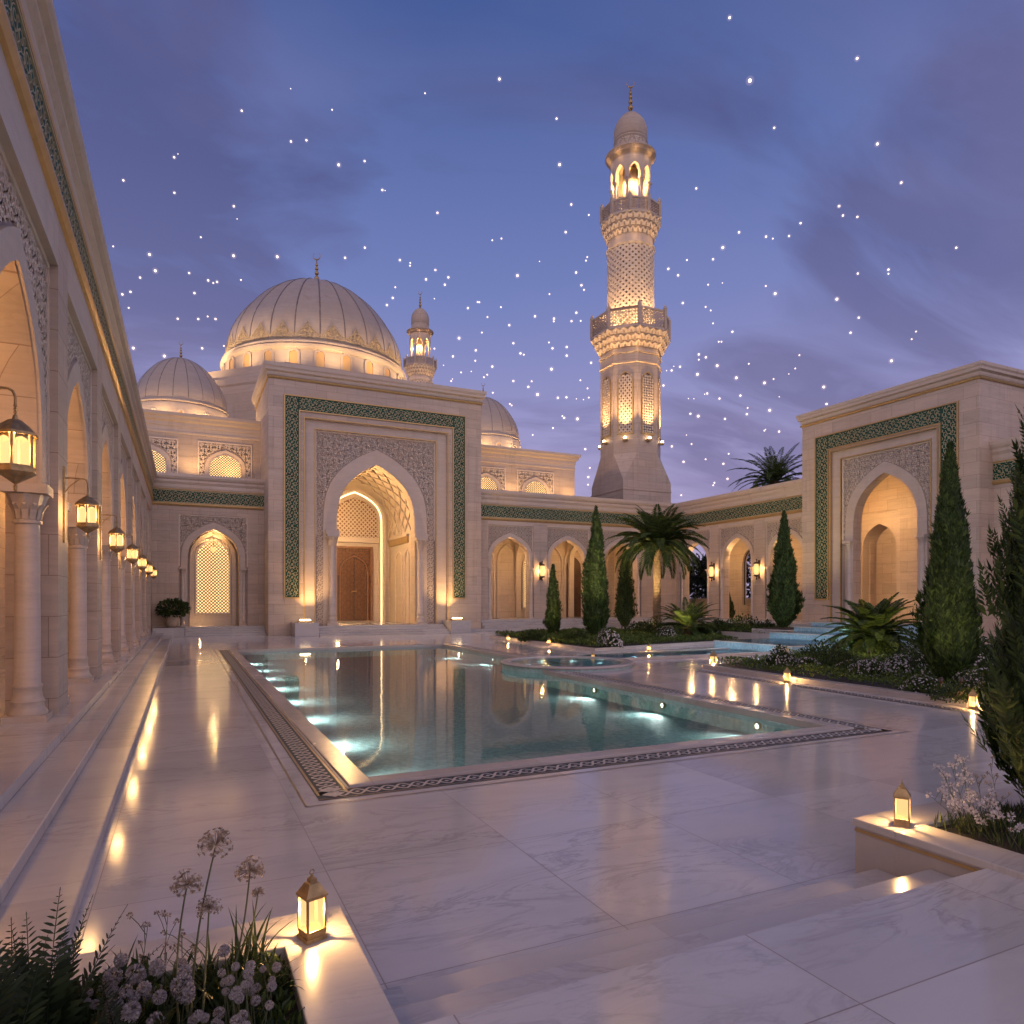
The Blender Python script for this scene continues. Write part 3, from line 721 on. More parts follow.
# ------------------------------------------------------------------ prayer hall with its domes
def hall():
    root = thing('prayer_hall', 'pale stone prayer hall behind the portal with one great ribbed dome and two small domes', 'mosque', (13.5, 58, 0))
    Y = 58.0; P = plane((0,Y,0), (1,0,0), (0,-1,0)); X0, X1, T = -7.3, 34.3, 15.7
    w = MB(); w.box(X0, 9.8, Y, Y+34, 0, T); w.box(16.9, X1, Y, Y+34, 0, T); w.box(9.8, 16.9, Y, Y+34, 13.6, T); w.box(9.8, 16.9, Y+3.6, Y+34, 0, 13.6); w.build('wall', M['stone_far'], root)
    mb = MB()
    prof = [(.01,T-.55),(.05,T-.5),(.05,T-.38),(.012,T-.36),(.012,T),(.08,T+.02),(.08,T+.3),(.26,T+.42),(.3,T+.6),(.46,T+.72),(.46,T+.95),(0,T+1.0)]
    for (n0, z0), (n1, z1) in zip(prof, prof[1:]):
        a = [(X0-n0,Y-n0,z0),(X1+n0,Y-n0,z0),(X1+n0,Y+34+n0,z0),(X0-n0,Y+34+n0,z0)]; b = [(X0-n1,Y-n1,z1),(X1+n1,Y-n1,z1),(X1+n1,Y+34+n1,z1),(X0-n1,Y+34+n1,z1)]
        for i in range(4): j = (i+1) % 4; mb.quad(a[i], a[j], b[j], b[i])
    mb.add(b, ((0,1,2,3),)); mb.build('cornice', M['smooth'], root)
    for c in (-2.4, 2.85, 24.9, 30.0):
        mb = MB(); o = 1.95
        mb.pbox(P, c-o, c-o+.1, 11.0, 14.75, 0, .07); mb.pbox(P, c+o-.1, c+o, 11.0, 14.75, 0, .07); mb.pbox(P, c-o+.1, c+o-.1, 14.65, 14.75, 0, .07)
        f = mb.build('window_surround', M['relief'], root)
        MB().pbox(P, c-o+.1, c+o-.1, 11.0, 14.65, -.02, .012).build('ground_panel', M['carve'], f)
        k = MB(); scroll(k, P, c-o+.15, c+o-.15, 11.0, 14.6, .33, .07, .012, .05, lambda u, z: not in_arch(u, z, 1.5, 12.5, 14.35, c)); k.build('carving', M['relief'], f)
        mb = MB(); arch_band(mb, P, c, 1.15, 12.4, 13.8, .32, .38, 10.9, .0, .10); mb.build('archivolt', M['smooth'], f)
        arch_window(root, P, c, 1.12, 10.9, 12.4, 13.8, .03, .2, None, .05)
    # octagon under the great drum
    c0 = (13.5, 80.0)
    oc = MB().lathe([(13.4,16.6),(13.4,23.2),(13.5,23.4),(13.5,24.0),(13.2,24.2),(13.2,25.0)], 8, (*c0,0), PI/8).build('octagon_base', M['stone_far'], root)
    dr = MB().lathe([(10.0,24.9),(10.0,25.6),(9.85,25.7),(9.85,27.4),(10.0,27.5),(10.1,27.75),(10.1,27.95),(9.8,28.1),(9.6,28.2)], 64, (*c0,0)).build('drum', M['smooth'], root, True)
    md = dr.modifiers.new('e', 'EDGE_SPLIT'); md.split_angle = R(35)
    for k in range(24):
        a = 2*PI*(k+.5)/24
        if math.cos(a - math.atan2(-80, -13.5)) < -.2: continue
        q = cylmap((*c0,0), lambda z: 9.86)
        F = lambda u, z, n, a=a: q(a+u/10.16, z, n)
        w = MB(); arch_band(w, F, 0, .42, 26.8, 27.3, .22, .25, 25.75, 0, .12); f = w.build('drum_window', M['smooth'], dr)
        g = MB(); arch_fill(g, F, 0, .42, 26.8, 27.3, 25.75, .02); g.build('pane', M['drumwin'], f)
    dome(root, (13.5, 80.0, 28.2), 9.5, 10.1, 24, 4.0, None, 2.3)
    for (x, y) in ((-.3, 65.0), (27.3, 64.3)):
        d2 = MB().lathe([(4.35,16.4),(4.3,16.8),(3.95,17.2),(3.8,17.9),(3.8,18.3),(3.7,18.45),(3.5,18.5)], 48, (x,y,0)).build('small_drum', M['smooth'], root, True)
        for k in range(12):
            a = 2*PI*(k+.5)/12 + PI/12
            if math.sin(a) > .5: continue
            F = lambda u, z, n, a=a: cylmap((x,y,0), lambda z: 3.86)(a+u/3.9, z, n)
            w = MB(); ring = [(.24*math.cos(t), 17.45+.3*math.sin(t)) for t in [2*PI*i/12 for i in range(12)]]
            w.ribbon(F, ring, .12, -.2, .08, True, True); f = w.build('round_window', M['relief'], d2)
            g = MB(); o_ = [F(.24*math.cos(t), 17.45+.3*math.sin(t), .02) for t in [2*PI*i/12 for i in range(12)]]; g.add(o_, (tuple(range(12)),)); g.build('pane', M['drumwin'], f)
        dome(root, (x, y, 18.55), 3.6, 4.5, 20, 1.75, None, 0, .008)
        for a in (-150, -110, -70, -30): lamp('POINT', 'small_dome_wash', (x+4.9*math.cos(R(a)), y+4.9*math.sin(R(a)), 16.95), 150, (1,.64,.30), .03)
    for k in range(9):
        a = R(-190 + k*25)
        lamp('SPOT', 'drum_wash', (13.5+12.6*math.cos(a), 80+12.6*math.sin(a), 25.15), 850, (1,.64,.30), .03, (13.5+8.6*math.cos(a), 80+8.6*math.sin(a), 32), cone=110, blend=1)
    for dg in (-165, -135, -105, -75, -45, -15):
        a = R(dg); lamp('SPOT', 'great_dome_wash', (13.5+19.5*math.cos(a), 80+19.5*math.sin(a), 18.6), 10500, (1,.68,.38), .1, (13.5+7*math.cos(a), 80+7*math.sin(a), 30), cone=62, blend=.8)
    for x in (-5, .5, 3.2, 24.0, 27.5, 31.0, 33.5): lamp('SPOT', 'hall_wash', (x, 56.6, 11.9), 260, WARM, .03, (x, 58.0, 15), cone=130, blend=1)
hall()
# ------------------------------------------------------------------ wings right of the portal
def cloister():
    H = 11.7; FL = .93
    root = thing('cloister_wing', 'stone arcade of three lit pointed arches right of the entrance portal', 'arcade', (30, 52.6, 0), 'arcades round the court')
    Y = 52.6; P = plane((0,Y,0), (1,0,0), (0,-1,0))
    pans = [(22.75,27.05), (28.35,32.65), (33.95,38.25)]; edges = [21.95] + [v for p in pans for v in p] + [42.2]
    w = MB(); w.pbox(P, 21.92, 42.3, 8.85, 11.5, -.8, -.002)
    w.build('upper_wall', M['smooth'], root)
    for a, b in zip(edges[0::2], edges[1::2]): MB().pbox(P, a, b, FL, 9.35, -.8, 0).build('pier', M['stone'], root)
    for (a, b) in pans: bay(root, P, a, b, FL, 8.85, 1.78, 5.4, 7.85, None, -.18, -.78, .34, .14, False, .34, 1.95, 5.3)
    frieze(root, P, 21.95, 42.3, 9.45, 10.45, H, .34, .46)
    MB().box(21.9, 47, Y+4.6, Y+5.0, 0, 11.2).build('rear_wall', M['stone'], root)
    MB().box(21.9, 42.2, Y+.8, Y+4.6, 9.0, 9.3).build('ceiling', M['plaster'], root); MB().box(21.9, 46.8, Y+.7, Y+5, 11.1, 11.3).build('roof', M['smooth'], root)
    MB().box(21.9, 46.2, Y-.0, Y+4.6, 0.0, FL-.01).build('floor_slab', M['step'], root)
    B = plane((0,Y+4.6,0), (1,0,0), (0,-1,0))
    for c in (24.3, 29.0): arch_window(root, B, c, .72, 1.9, 5.0, 6.7, .02, .17)
    for c in (24.3, 26.7, 29.0, 31.4, 33.7, 36.1, 38.5): mb = MB(); arch_band(mb, B, c, .95, 5.4, 7.5, .16, .2, FL, 0, .14); mb.build('blind_arch', M['smooth'], root)
    d = MB(); arch_fill(d, B, 33.7, .8, 5.2, 6.7, FL, .03); d.build('door', M['wood'], root)
    for u in (22.6, 27.7, 33.3, 38.6):
        mb = MB(); arch_wall(mb, plane((u,0,0), (0,1,0), (1,0,0)), Y+.78, Y+4.6, FL, 8.98, Y+2.7, 1.55, 5.6, 8.0, .25, -.25); mb.build('cross_arch', M['smooth'], root)
    for (a, b) in pans: lamp('POINT', 'cloister_glow', ((a+b)/2-1.6, Y+1.0, 6.6), 230, WARM, .03)
    s = thing('cloister_steps', 'long marble steps below the three lit arches right of the portal', 'steps', (32, 51.9, 0))
    for i in range(4): MB().box(20.15 if i == 0 else 21.95, 41.0, 51.0+.4*i, Y+.02, .232*i+.002, .232*(i+1)).build('step', M['step'], s, bevel=.012)
    # east wing
    root = thing('cloister_wing', 'stone arcade with dark garden openings between the minaret corner and the right portal', 'arcade', (42.3, 44, 0), 'arcades round the court')
    X = 42.3; P = plane((X,0,0), (0,1,0), (-1,0,0))
    pans = [(37.4,41.5), (42.7,46.8), (48.0,52.1)]
    MB().pbox(P, 36.4, 52.6, 8.85, 11.5, -.8, -.002).build('upper_wall', M['smooth'], root)
    for a, b in ((36.4,37.4), (41.5,42.7), (46.8,48.0), (52.1,52.55)): MB().pbox(P, a, b, FL, 9.35, -.8, 0).build('pier', M['stone'], root)
    MB().pbox(P, 12.0, 24.3, 0, 11.5, -.8, 0).build('wall', M['stone'], root)
    f = None
    for i, (a, b) in enumerate(pans): bay(root, P, a, b, FL, 8.85, 1.62, 5.4, 7.85, None, -.18, -.78, .34, .14, False, .34, 1.8, 5.3)
    frieze(root, P, 36.55, 52.3, 9.45, 10.45, H, .34, .46); frieze(root, P, 12.0, 24.15, 9.45, 10.45, H, .34, .46)
    B = plane((X+4.0,0,0), (0,1,0), (-1,0,0)); mb = MB(); dk = MB()
    us = [36.0, 38.0, 39.7, 43.3, 45.0, 48.6, 50.3, 53.0]
    for c in (36.9, 39.9, 43.6, 47.3, 51.0): arch_wall(mb, B, c-1.85, c+1.85, 2.1, 11.0, c, .85, 5.3, 7.2, 0, -.5); mb.pbox(B, c-1.85, c+1.85, 0, 2.1, -.5, 0)
    mb.build('rear_wall', M['stone'], root)
    for c in (36.9, 39.9, 43.6, 47.3, 51.0): dk = MB(); arch_band(dk, B, c, .80, 5.3, 7.15, .05, .05, 2.1, -.3, -.2); dk.build('window_frame', M['iron'], root)
    MB().box(X+.8, X+4, 36.4, 52.5, 9.0, 9.3).build('ceiling', M['plaster'], root); MB().box(X, X+4.5, 36.7, 57, 11.1, 11.3).build('roof', M['smooth'], root)
    MB().box(X, X+4, 36.4, 52.58, 0, FL-.01).build('floor_slab', M['step'], root)
    for (a, b) in pans: lamp('POINT', 'cloister_glow', (X+1.0, (a+b)/2+1.5, 6.6), 200, WARM, .03)
    s = thing('cloister_steps', 'marble step along the foot of the arcade left of the right portal', 'steps', (41.8, 44, 0))
    for i in range(3): MB().box(40.4+.5*i, X+.02, 36.8, 50.98, .31*i+.002, .31*(i+1)).build('step', M['step'], s, bevel=.012)
cloister()
# ------------------------------------------------------------------ portal on the right
def side_portal():
    X = 41.0; Y0, Y1 = 24.1, 36.6; C = 31.0; FL = .95; T = 15.4
    root = thing('side_portal', 'smaller stone portal with green tile frame and empty lit arch, right side', 'portal', (X, C, 0))
    P = plane((X,0,0), (0,1,0), (-1,0,0))
    g0, g1 = 25.35, 35.35
    gi0, gi1 = 26.3, 34.35
    r0, r1 = 26.55, 34.1
    q0, q1 = 27.1, 33.45
    C = 30.3
    w = MB(); w.pbox(P, Y0, r0, 0, T, -1.2, 0); w.pbox(P, r1, Y1, 0, T, -1.2, 0); w.pbox(P, r0, r1, 12.95, T, -1.2, 0)
    w.box(X+1.2, X+8, Y0, Y0+.5, 0, T); w.box(X+1.2, X+8, Y1-.5, Y1, 0, T); w.box(X+8, X+8.4, Y0, Y1, 0, T)
    w.build('wall', M['stone'], root)
    w = MB(); w.pbox(P, r0, q0, FL, 12.95, -1.2, -.22); w.pbox(P, q1, r1, FL, 12.95, -1.2, -.22); w.pbox(P, q0, q1, 12.35, 12.95, -1.2, -.22); w.build('inner_frame', M['smooth'], root)
    g = MB()
    for (a, b, z, n) in ((q0, q1, 12.35, -.22), (r0, r1, 12.95, 0)):
        g.pbox(P, a-.07, a, FL, z+.07, n-.05, n+.05); g.pbox(P, b, b+.07, FL, z+.07, n-.05, n+.05); g.pbox(P, a, b, z, z+.07, n-.05, n+.05)
    g.build('gold_line', M['gold'], root)
    green_frame(root, P, (g0, 14.15, g1), (gi0, gi1, 13.2), 2.65, 0.0)
    bay(root, P, q0, q1, FL, 12.35, 2.3, 6.7, 10.9, C, -.4, -1.1, .62, .2, False, .40, 2.6, 6.6)
    def ring(name, prof, mat):
        mb = MB()
        for (n0, z0), (n1, z1) in zip(prof, prof[1:]):
            a = [(X-n0,Y0-n0,z0),(X+8.4+n0,Y0-n0,z0),(X+8.4+n0,Y1+n0,z0),(X-n0,Y1+n0,z0)]; b = [(X-n1,Y0-n1,z1),(X+8.4+n1,Y0-n1,z1),(X+8.4+n1,Y1+n1,z1),(X-n1,Y1+n1,z1)]
            for i in range(4): j = (i+1) % 4; mb.quad(a[i], a[j], b[j], b[i])
        mb.add(b, ((0,1,2,3),)); mb.build(name, mat, root)
    ring('cornice', [(0,T-.02),(.05,T),(.09,T+.1),(.09,T+.22),(.24,T+.3),(.24,T+.45),(.30,T+.55),(.30,T+.72),(0,T+.74)], M['smooth'])
    ring('gold_line', [(0,T-.20),(.08,T-.18),(.11,T-.1),(.08,T-.04),(0,T-.03)], M['gold'])
    B = plane((X+4.6,0,0), (0,1,0), (-1,0,0))
    mb = MB(); mb.pbox(B, 27.2, 32.2, 0, 14, -.4, 0); mb.pbox(B, 32.2, 36.1, 8.9, 14, -.4, 0); mb.pbox(B, 35.4, 36.1, 0, 8.9, -.4, 0); mb.build('rear_wall', M['stone'], root)
    mb = MB(); arch_wall(mb, B, 32.2, 35.4, FL, 8.89, 33.8, 1.35, 5.9, 8.1, .0, -1.5); mb.build('inner_arch', M['smooth'], root)
    MB().box(X+6.1, X+6.3, 31, 36.2, 0, 9).build('niche_wall', M['stone'], root)
    MB().box(X+1.2, X+4.6, 26.8, 27.2, 0, 14).build('vestibule_wall', M['smooth'], root); MB().box(X+1.2, X+4.6, 36.0, 36.09, 0, 14).build('vestibule_wall', M['smooth'], root)
    MB().box(X+1.2, X+4.6, 27.2, 36.0, 13.6, 14).build('ceiling', M['smooth'], root)
    MB().box(X-.5, X+6.1, 27.2, 35.9, FL-.3, FL).build('vestibule_floor', M['step'], root)
    lamp('POINT', 'side_portal_glow', (X+1.5, C+2.9, 8.6), 420, WARM, .03)
    lamp('POINT', 'side_portal_low_glow', (X+1.6, C+2.9, 2.0), 110, WARM, .03)
    t = thing('terrace', 'low pale terrace with steps at the foot of the right portal', 'terrace', (39.5, 31, 0))
    MB().box(38.2, X-.02, 24.5, 36.6, .0, FL-.05).build('slab', M['step'], t, bevel=.02)
side_portal()
# ------------------------------------------------------------------ minarets
ZK = [(0,0),(15.6,14.95),(18.5,17.9),(20.8,20.1),(27.2,26.4),(28.6,27.5),(29.6,28.6),(30.2,29.0),(32.2,30.8),(34.3,32.9),(41.5,40.3),(42.5,41.3),(44.6,43.2),(46.3,44.8),(50.0,49.0),(50.9,49.8),(52.1,50.7),(53.7,52.3),(56.3,55.5),(61,60.4)]
def zm0(z):
    for (a, b), (c_, d) in zip(ZK, ZK[1:]):
        if z <= c_: return b + (z-a)/(c_-a)*(d-b)
    return z
def minaret(c, label, detail=True, lift=0.0):
    global ZMAP
    x, y = c; zm = lambda z: zm0(z) + lift; ZMAP = zm
    root = thing('minaret', label, 'minaret', (x, y, 0), 'minarets')
    w = 3.05; r8 = w/math.cos(PI/8)
    mb = MB()
    mb.box(x-w, x+w, y-w, y+w, -lift, 15.6)
    oc = [(x+r8*math.cos(PI/8+k*PI/4), y+r8*math.sin(PI/8+k*PI/4), 18.5) for k in range(8)]
    sq = [(x+w,y+w,15.6),(x-w,y+w,15.6),(x-w,y-w,15.6),(x+w,y-w,15.6)]
    # octagon vertices 0..7 start at 22.5 degrees; square corners at 45, 135, 225, 315
    for k in range(4):
        a, b = oc[2*k], oc[2*k+1]; mb.tri(sq[k], b, a); nx = oc[(2*k+2) % 8]
        mb.quad(sq[k], sq[(k+1) % 4], nx, b)
    for z in (12.6, 14.6): mb.box(x-w-.06, x+w+.06, y-w-.06, y+w+.06, z, z+.12)
    mb.build('base', M['stone'], root)
    def oct8(name, prof, mat, par=root): return MB().lathe([(r/math.cos(PI/8), z) for r, z in prof], 8, (x,y,0), PI/8).build(name, mat, par)
    oct8('shaft', [(w,18.5),(w,28.4),(w+.14,28.5),(w+.14,28.65),(w,28.75),(w,29.4),(w+.16,29.5),(w+.16,29.65),(w,29.75),(w,30.2)], M['stone'])
    Pq = lambda k: (lambda u, z, n: Vector((x,y,z)) + Vector((math.cos(k*PI/4), math.sin(k*PI/4), 0))*(w+n) + Vector((-math.sin(k*PI/4), math.cos(k*PI/4), 0))*u)
    for k in range(8):
        F = Pq(k); f = MB(); arch_band(f, F, 0, .68, 25.8, 27.2, .12, .15, 20.8, 0, .1); f.pbox(F, -.85, .85, 20.6, 20.8, 0, .14)
        o = f.build('window', M['gold'], root)
        g = MB(); arch_fill(g, F, 0, .68, 25.8, 27.2, 20.8, .012); g.build('hollow_shade_panel', M['hollow_shade'], o)  # flat dark panel standing in for the shaded interior
        if detail and k in (3,4,5,6,7):
            s = MB(); diamonds(s, F, -.66, .66, 20.8, 26.9, 3, 11, .17, .012, .10); s.build('lattice', M['relief'], o)
            b = MB().pbox(F, -.25, .25, 19.85, 20.05, 0, .5); b.build('lamp_bracket', M['brass'], root); l = MB().ball(F(0,20.15,.35), .16, 10, 6); l.build('uplight', M['bulb'], root, True)
            q = F(0, ZMAP(20.5), 1.15); lamp('SPOT', 'shaft_wash', q, 2600, WARM, .03, F(0, 26.5, -.1), cone=70, blend=1)
    def corbel(z0, z1, ra, rb, n, segs, tiers):
        mb = MB(); pr = []
        for t in range(tiers):
            r0 = ra+(rb-ra)*t/tiers; r1 = ra+(rb-ra)*(t+1)/tiers; za = z0+(z1-z0)*t/tiers; zb = z0+(z1-z0)*(t+1)/tiers
            pr += [(r0, za), (r0+(r1-r0)*.35, za+(zb-za)*.6), (r1-.04, zb-.12*(zb-za)), (r1, zb-.1*(zb-za)), (r1, zb)]
        k = math.cos(PI/segs) if segs else 1
        mb.lathe([(r/k, z) for r, z in pr], segs or 48, (x,y,0), PI/8 if segs else 0)
        o = mb.build('corbel', M['stone'], root)
        cb = MB()
        for t in range(tiers):
            r0 = ra+(rb-ra)*t/tiers; r1 = ra+(rb-ra)*(t+1)/tiers; za = z0+(z1-z0)*t/tiers; zb = z0+(z1-z0)*(t+1)/tiers
            F = cylmap((x,y,0), lambda z: r0+(r1-r0)*(z-za)/(zb-za), segs)
            for i in range(n):
                u = 2*PI*(i+.5*(t % 2))/n; d = 2*PI/n
                cb.ribbon(F, [(u-d*.42, za+.04), (u-d*.36, za+(zb-za)*.45), (u, zb-.12*(zb-za)), (u+d*.36, za+(zb-za)*.45), (u+d*.42, za+.04)], .09, -.12, .10)
        cb.build('muqarnas', M['relief'], o)
    def rail(z0, z1, r, segs, name='balcony_rail'):
        k = math.cos(PI/segs); o = None
        MB().lathe([((r+.05)/k, z0-.22), ((r+.12)/k, z0-.1), ((r+.12)/k, z0), ((r-.9)/k, z0+.01)], segs, (x,y,0), PI/segs).build('balcony_floor', M['smooth'], root)
        mb = MB(); pl_ = []
        for i in range(segs):
            a = 2*PI*i/segs; n_ = Vector((math.cos(a), math.sin(a), 0)); t_ = Vector((-n_.y, n_.x, 0)); hw = r*math.tan(PI/segs)
            F = lambda u, z, n, n_=n_, t_=t_: Vector((x,y,z)) + n_*(r+n) + t_*u
            screen(mb, F, -hw+.1, hw-.1, z0+.15, z1-.2, .34, -.12, 0, None, .33); screen(mb, F, -hw+.1, hw-.1, z0+.15, z1-.2, .34, 0, -.12, None, .33)
            mb.pbox(F, -hw, hw, z1-.2, z1, -.18, .06); mb.pbox(F, -hw, hw, z0, z0+.15, -.18, .04)
            b = Vector((x,y,0)) + n_*r + t_*hw
            ps = MB(); ps.box(b.x-.16, b.x+.16, b.y-.16, b.y+.16, z0, z1+.2); ps.lathe([(.2,0),(.14,.1),(.13,.22),(0,.42)], 8, (b.x,b.y,z1+.2)); pl_.append(ps)
        o = mb.build(name, M['stone'], root)
        for ps in pl_: ps.build('rail_post', M['stone'], o)
    corbel(30.2, 32.2, w+.05, 4.05, 32, 8, 3)
    rail(32.3, 34.3, 3.9, 8)
    rc = 2.42
    MB().lathe([(rc,32.3),(rc,41.4),(rc+.14,41.5),(rc+.16,41.65),(rc,41.75),(rc-.02,42.5)], 48, (x,y,0)).build('upper_shaft', M['hollow_shade'], root, True)  # solid shaft coloured dark so the lattice gaps look like shaded openings
    la = MB(); F = cylmap((x,y,0), lambda z: rc); diamonds(la, F, 0, 2*PI, 32.6, 41.4, 26, 20, .055 if False else .07, 0, .09)
    # ribbons are measured in radians round the shaft, so build them on an arc-length map instead
    la = MB(); G = lambda u, z, n: F(u/rc, z, n); diamonds(la, G, 0, 2*PI*rc, 32.6, 41.35, 24, 15, .22, 0, .11); la.build('shaft_lattice', M['relief'], root)
    MB().lathe([(rc+.03,41.35),(rc+.2,41.45),(rc+.2,41.7),(rc+.02,41.8),(rc+.02,42.55)], 48, (x,y,0), 0, False).build('shaft_collar', M['smooth'], root, True)
    corbel(42.5, 44.6, rc, 3.15, 30, 0, 3)
    rail(44.75, 46.3, 3.05, 10)
    # lantern storey: eight columns under pointed arches
    rl = 1.95
    MB().lathe([(.8,44.7),(.8,50.2)], 24, (x,y,0)).build('lantern_core', M['smooth'], root, True)
    for k in range(8):
        a = 2*PI*k/8; q = (x+rl*math.cos(a), y+rl*math.sin(a)); add_column(root, q, 44.76, 48.7, .17)
    aw = MB(); st = 2*PI/8
    for k in range(8):
        G = lambda u, z, n: cylmap((x,y,0), lambda z: rl+.1)(u/rl, z, n)
        cc = (k+.5)*st*rl; arch_wall(aw, G, cc-st*rl/2, cc+st*rl/2, 48.7, 50.9, cc, st*rl/2-.2, 48.7, 50.0, .08, -.35)
    aw.build('lantern_arches', M['smooth'], root)
    MB().lathe([(2.1,50.85),(2.15,51.1),(2.4,51.4),(2.5,51.5),(2.5,51.6),(2.62,51.8),(2.72,51.9),(2.72,52.1),(2.5,52.25),(1.75,52.3)], 40, (x,y,0)).build('lantern_cornice', M['stone'], root, True).modifiers.new('e', 'EDGE_SPLIT')
    nk = MB().lathe([(1.7,52.25),(1.7,53.5),(1.85,53.6),(1.85,53.7),(1.75,53.75)], 32, (x,y,0)).build('neck', M['smooth'], root, True)
    sc = MB(); G = lambda u, z, n: cylmap((x,y,0), lambda z: 1.7)(u/1.7, z, n); scroll(sc, G, 0, 2*PI*1.7, 52.35, 53.45, .5, .08, 0, .05); sc.build('neck_carving', M['relief'], nk)
    pr = [(1.72*max(0,math.cos(PI/2*t))**.75*(1+.12*math.sin(PI*min(1,t*1.5))*(t < .66)), 53.7+2.55*math.sin(PI/2*t)**1.02) for t in [i/16 for i in range(17)]]; pr[-1] = (0, 56.3)
    cp = MB().lathe(pr, 40, (x,y,0)).build('cap_dome', M['stone'], root, True)
    finial(cp, (x,y,56.2), 4.0)
    for k in (2,3,4,5,6,7):
        a = k*PI/4+PI/8
        lamp('SPOT', 'upper_shaft_wash', (x+3.45*math.cos(a), y+3.45*math.sin(a), zm(32.55)), 1500, (1,.62,.26), .03, (x+2.3*math.cos(a), y+2.3*math.sin(a), zm(36)), cone=130, blend=1)
    for k in (3,4,5,6,7):
        a = k*PI/4+PI/8
        lamp('POINT', 'lantern_glow', (x+1.35*math.cos(a), y+1.35*math.sin(a), zm(48.6)), 200, (1,.60,.22), .03)
        lamp('POINT', 'corbel_glow', (x+4.0*math.cos(a), y+4.0*math.sin(a), zm(29.95)), 14, WARM, .03)
        lamp('POINT', 'upper_corbel_glow', (x+3.3*math.cos(a), y+3.3*math.sin(a), zm(42.2)), 16, WARM, .03)
        lamp('POINT', 'cornice_glow', (x+2.7*math.cos(a), y+2.7*math.sin(a), zm(51.0)), 7, WARM, .03)
minaret((43.85, 62.25), 'tall pale minaret with lit lattice shaft and two balconies, right of the great dome')
minaret((43.2, 134.5), 'distant minaret with only its lit top showing beside the great dome', False, 6.3)
ZMAP = None
# ------------------------------------------------------------------ ground, court, steps, pool
PX0, PX1, PY0, PY1 = 2.35, 11.65, 9.75, 37.2          # main basin
PXB = 13.3                                             # the basin is wider beyond the round pool
def sheet(name, mat, rects, z):
    mb = MB()
    for (x0, x1, y0, y1) in rects: mb.quad((x0,y0,z), (x1,y0,z), (x1,y1,z), (x0,y1,z))
    return struct(mb.build(name, mat))
hole = [(-900, PX0, -900, 2500), (PXB, 1500, -900, 2500), (PX0, PXB, -900, PY0), (PX0, PXB, PY1, 2500), (PX1, PXB, PY0, 24.0)]
sheet('ground', M['soil'], hole, -.03)
sheet('courtyard_floor', M['floor'], [(-1.8, PX0-.33, 2, 55.5), (PXB+.33, 43, 2, 55.5), (PX0-.33, PXB+.33, 2, PY0-.33), (PX0-.33, PXB+.33, PY1+.33, 55.5), (PX1+.33, PXB+.33, PY0-.33, 23.67)], 0)
# coping round the basin, a hand's breadth proud of the floor
mb = MB(); cw = .33
for b in ((PX0-cw, PX0, PY0-cw, PY1+cw), (PX0, PX1+cw, PY0-cw, PY0), (PX1, PX1+cw, PY0, 24.0), (PX1+cw, PXB+cw, 24.0-cw, 24.0), (PXB, PXB+cw, 24.0, PY1+cw), (PX0, PXB, PY1, PY1+cw)):
    mb.box(*b, -.12, .035)
struct(mb.build('pool_coping', M['coping'], bevel=.012))
mb = MB(); d = -.52
mb.quad((PX0,PY0,d), (PXB,PY0,d), (PXB,PY1,d), (PX0,PY1,d))
for (a, b) in (((PX0,PY0),(PX1,PY0)), ((PX1,PY0),(PX1,24)), ((PX1,24),(PXB,24)), ((PXB,24),(PXB,PY1)), ((PXB,PY1),(PX0,PY1)), ((PX0,PY1),(PX0,PY0))):
    mb.quad((*a,d), (*b,d), (*b,-.12), (*a,-.12))
struct(mb.build('pool_basin', M['tile']))
mb = MB(); mb.quad((PX0,PY0,-.10), (PX1,PY0,-.10), (PX1,PY1,-.10), (PX0,PY1,-.10)); mb.quad((PX1,24,-.10), (PXB,24,-.10), (PXB,PY1,-.10), (PX1,PY1,-.10))
struct(mb.build('pool_water', M['water']))
# braided mosaic border
def braid(name, path, w, z=.004, period=.42):
    "a dark strip along a chain of points with two pale strands woven along it"
    bs = MB(); st = MB(); ln = MB()
    for (a, b) in zip(path, path[1:]):
        a, b = Vector((*a,0)), Vector((*b,0)); t = (b-a).normalized(); n_ = Vector((-t.y, t.x, 0)); l = (b-a).length
        P = lambda u, v, n, a=a, t=t, n_=n_: a + t*u + n_*v + Vector((0,0,n))
        h = w/2
        bs.quad(P(-h,-h,z), P(l+h,-h,z), P(l+h,h,z), P(-h,h,z))
        for o in (-h+.03, h-.03): ln.quad(P(-h,o-.018,z+.004), P(l+h,o-.018,z+.004), P(l+h,o+.018,z+.004), P(-h,o+.018,z+.004))
        k = max(1, round(l/period)); per = l/k; am = h*.56
        for ph in (0, PI):
            pts = [(per*i/10, am*math.sin(2*PI*i/10+ph)) for i in range(k*10+1)]
            st.ribbon(P, pts, w*.085, z, z+.004+(.001 if ph else 0), False)
        for i in range(k):
            c = per*(i+.25)
            for o in (0, .5): st.quad(P(c+o*per-.035,0,z+.0035), P(c+o*per,-.035,z+.0035), P(c+o*per+.035,0,z+.0035), P(c+o*per,.035,z+.0035))
    for p in path:
        q = w*.34; st.quad((p[0]-q,p[1],z+.006), (p[0],p[1]-q,z+.006), (p[0]+q,p[1],z+.006), (p[0],p[1]+q,z+.006))
    b = struct(bs.build(name, M['strip'])); s = st.build('braid', M['braid'], b); g = ln.build('inlay_line', M['line'], b)
    return b
bo = .33+.26
x0, x1, y0, y1 = PX0-bo, PX1+bo, PY0-bo, PY1+bo
braid('mosaic_border', [(x0,y0),(x1,y0),(x1,21.0)], .44); braid('mosaic_border', [(x0,y0+.22),(x0,y1)], .44); braid('mosaic_border', [(x0+.22,y1),(PXB+bo,y1),(PXB+bo,27.2)], .44)
mb = MB(); o = .42
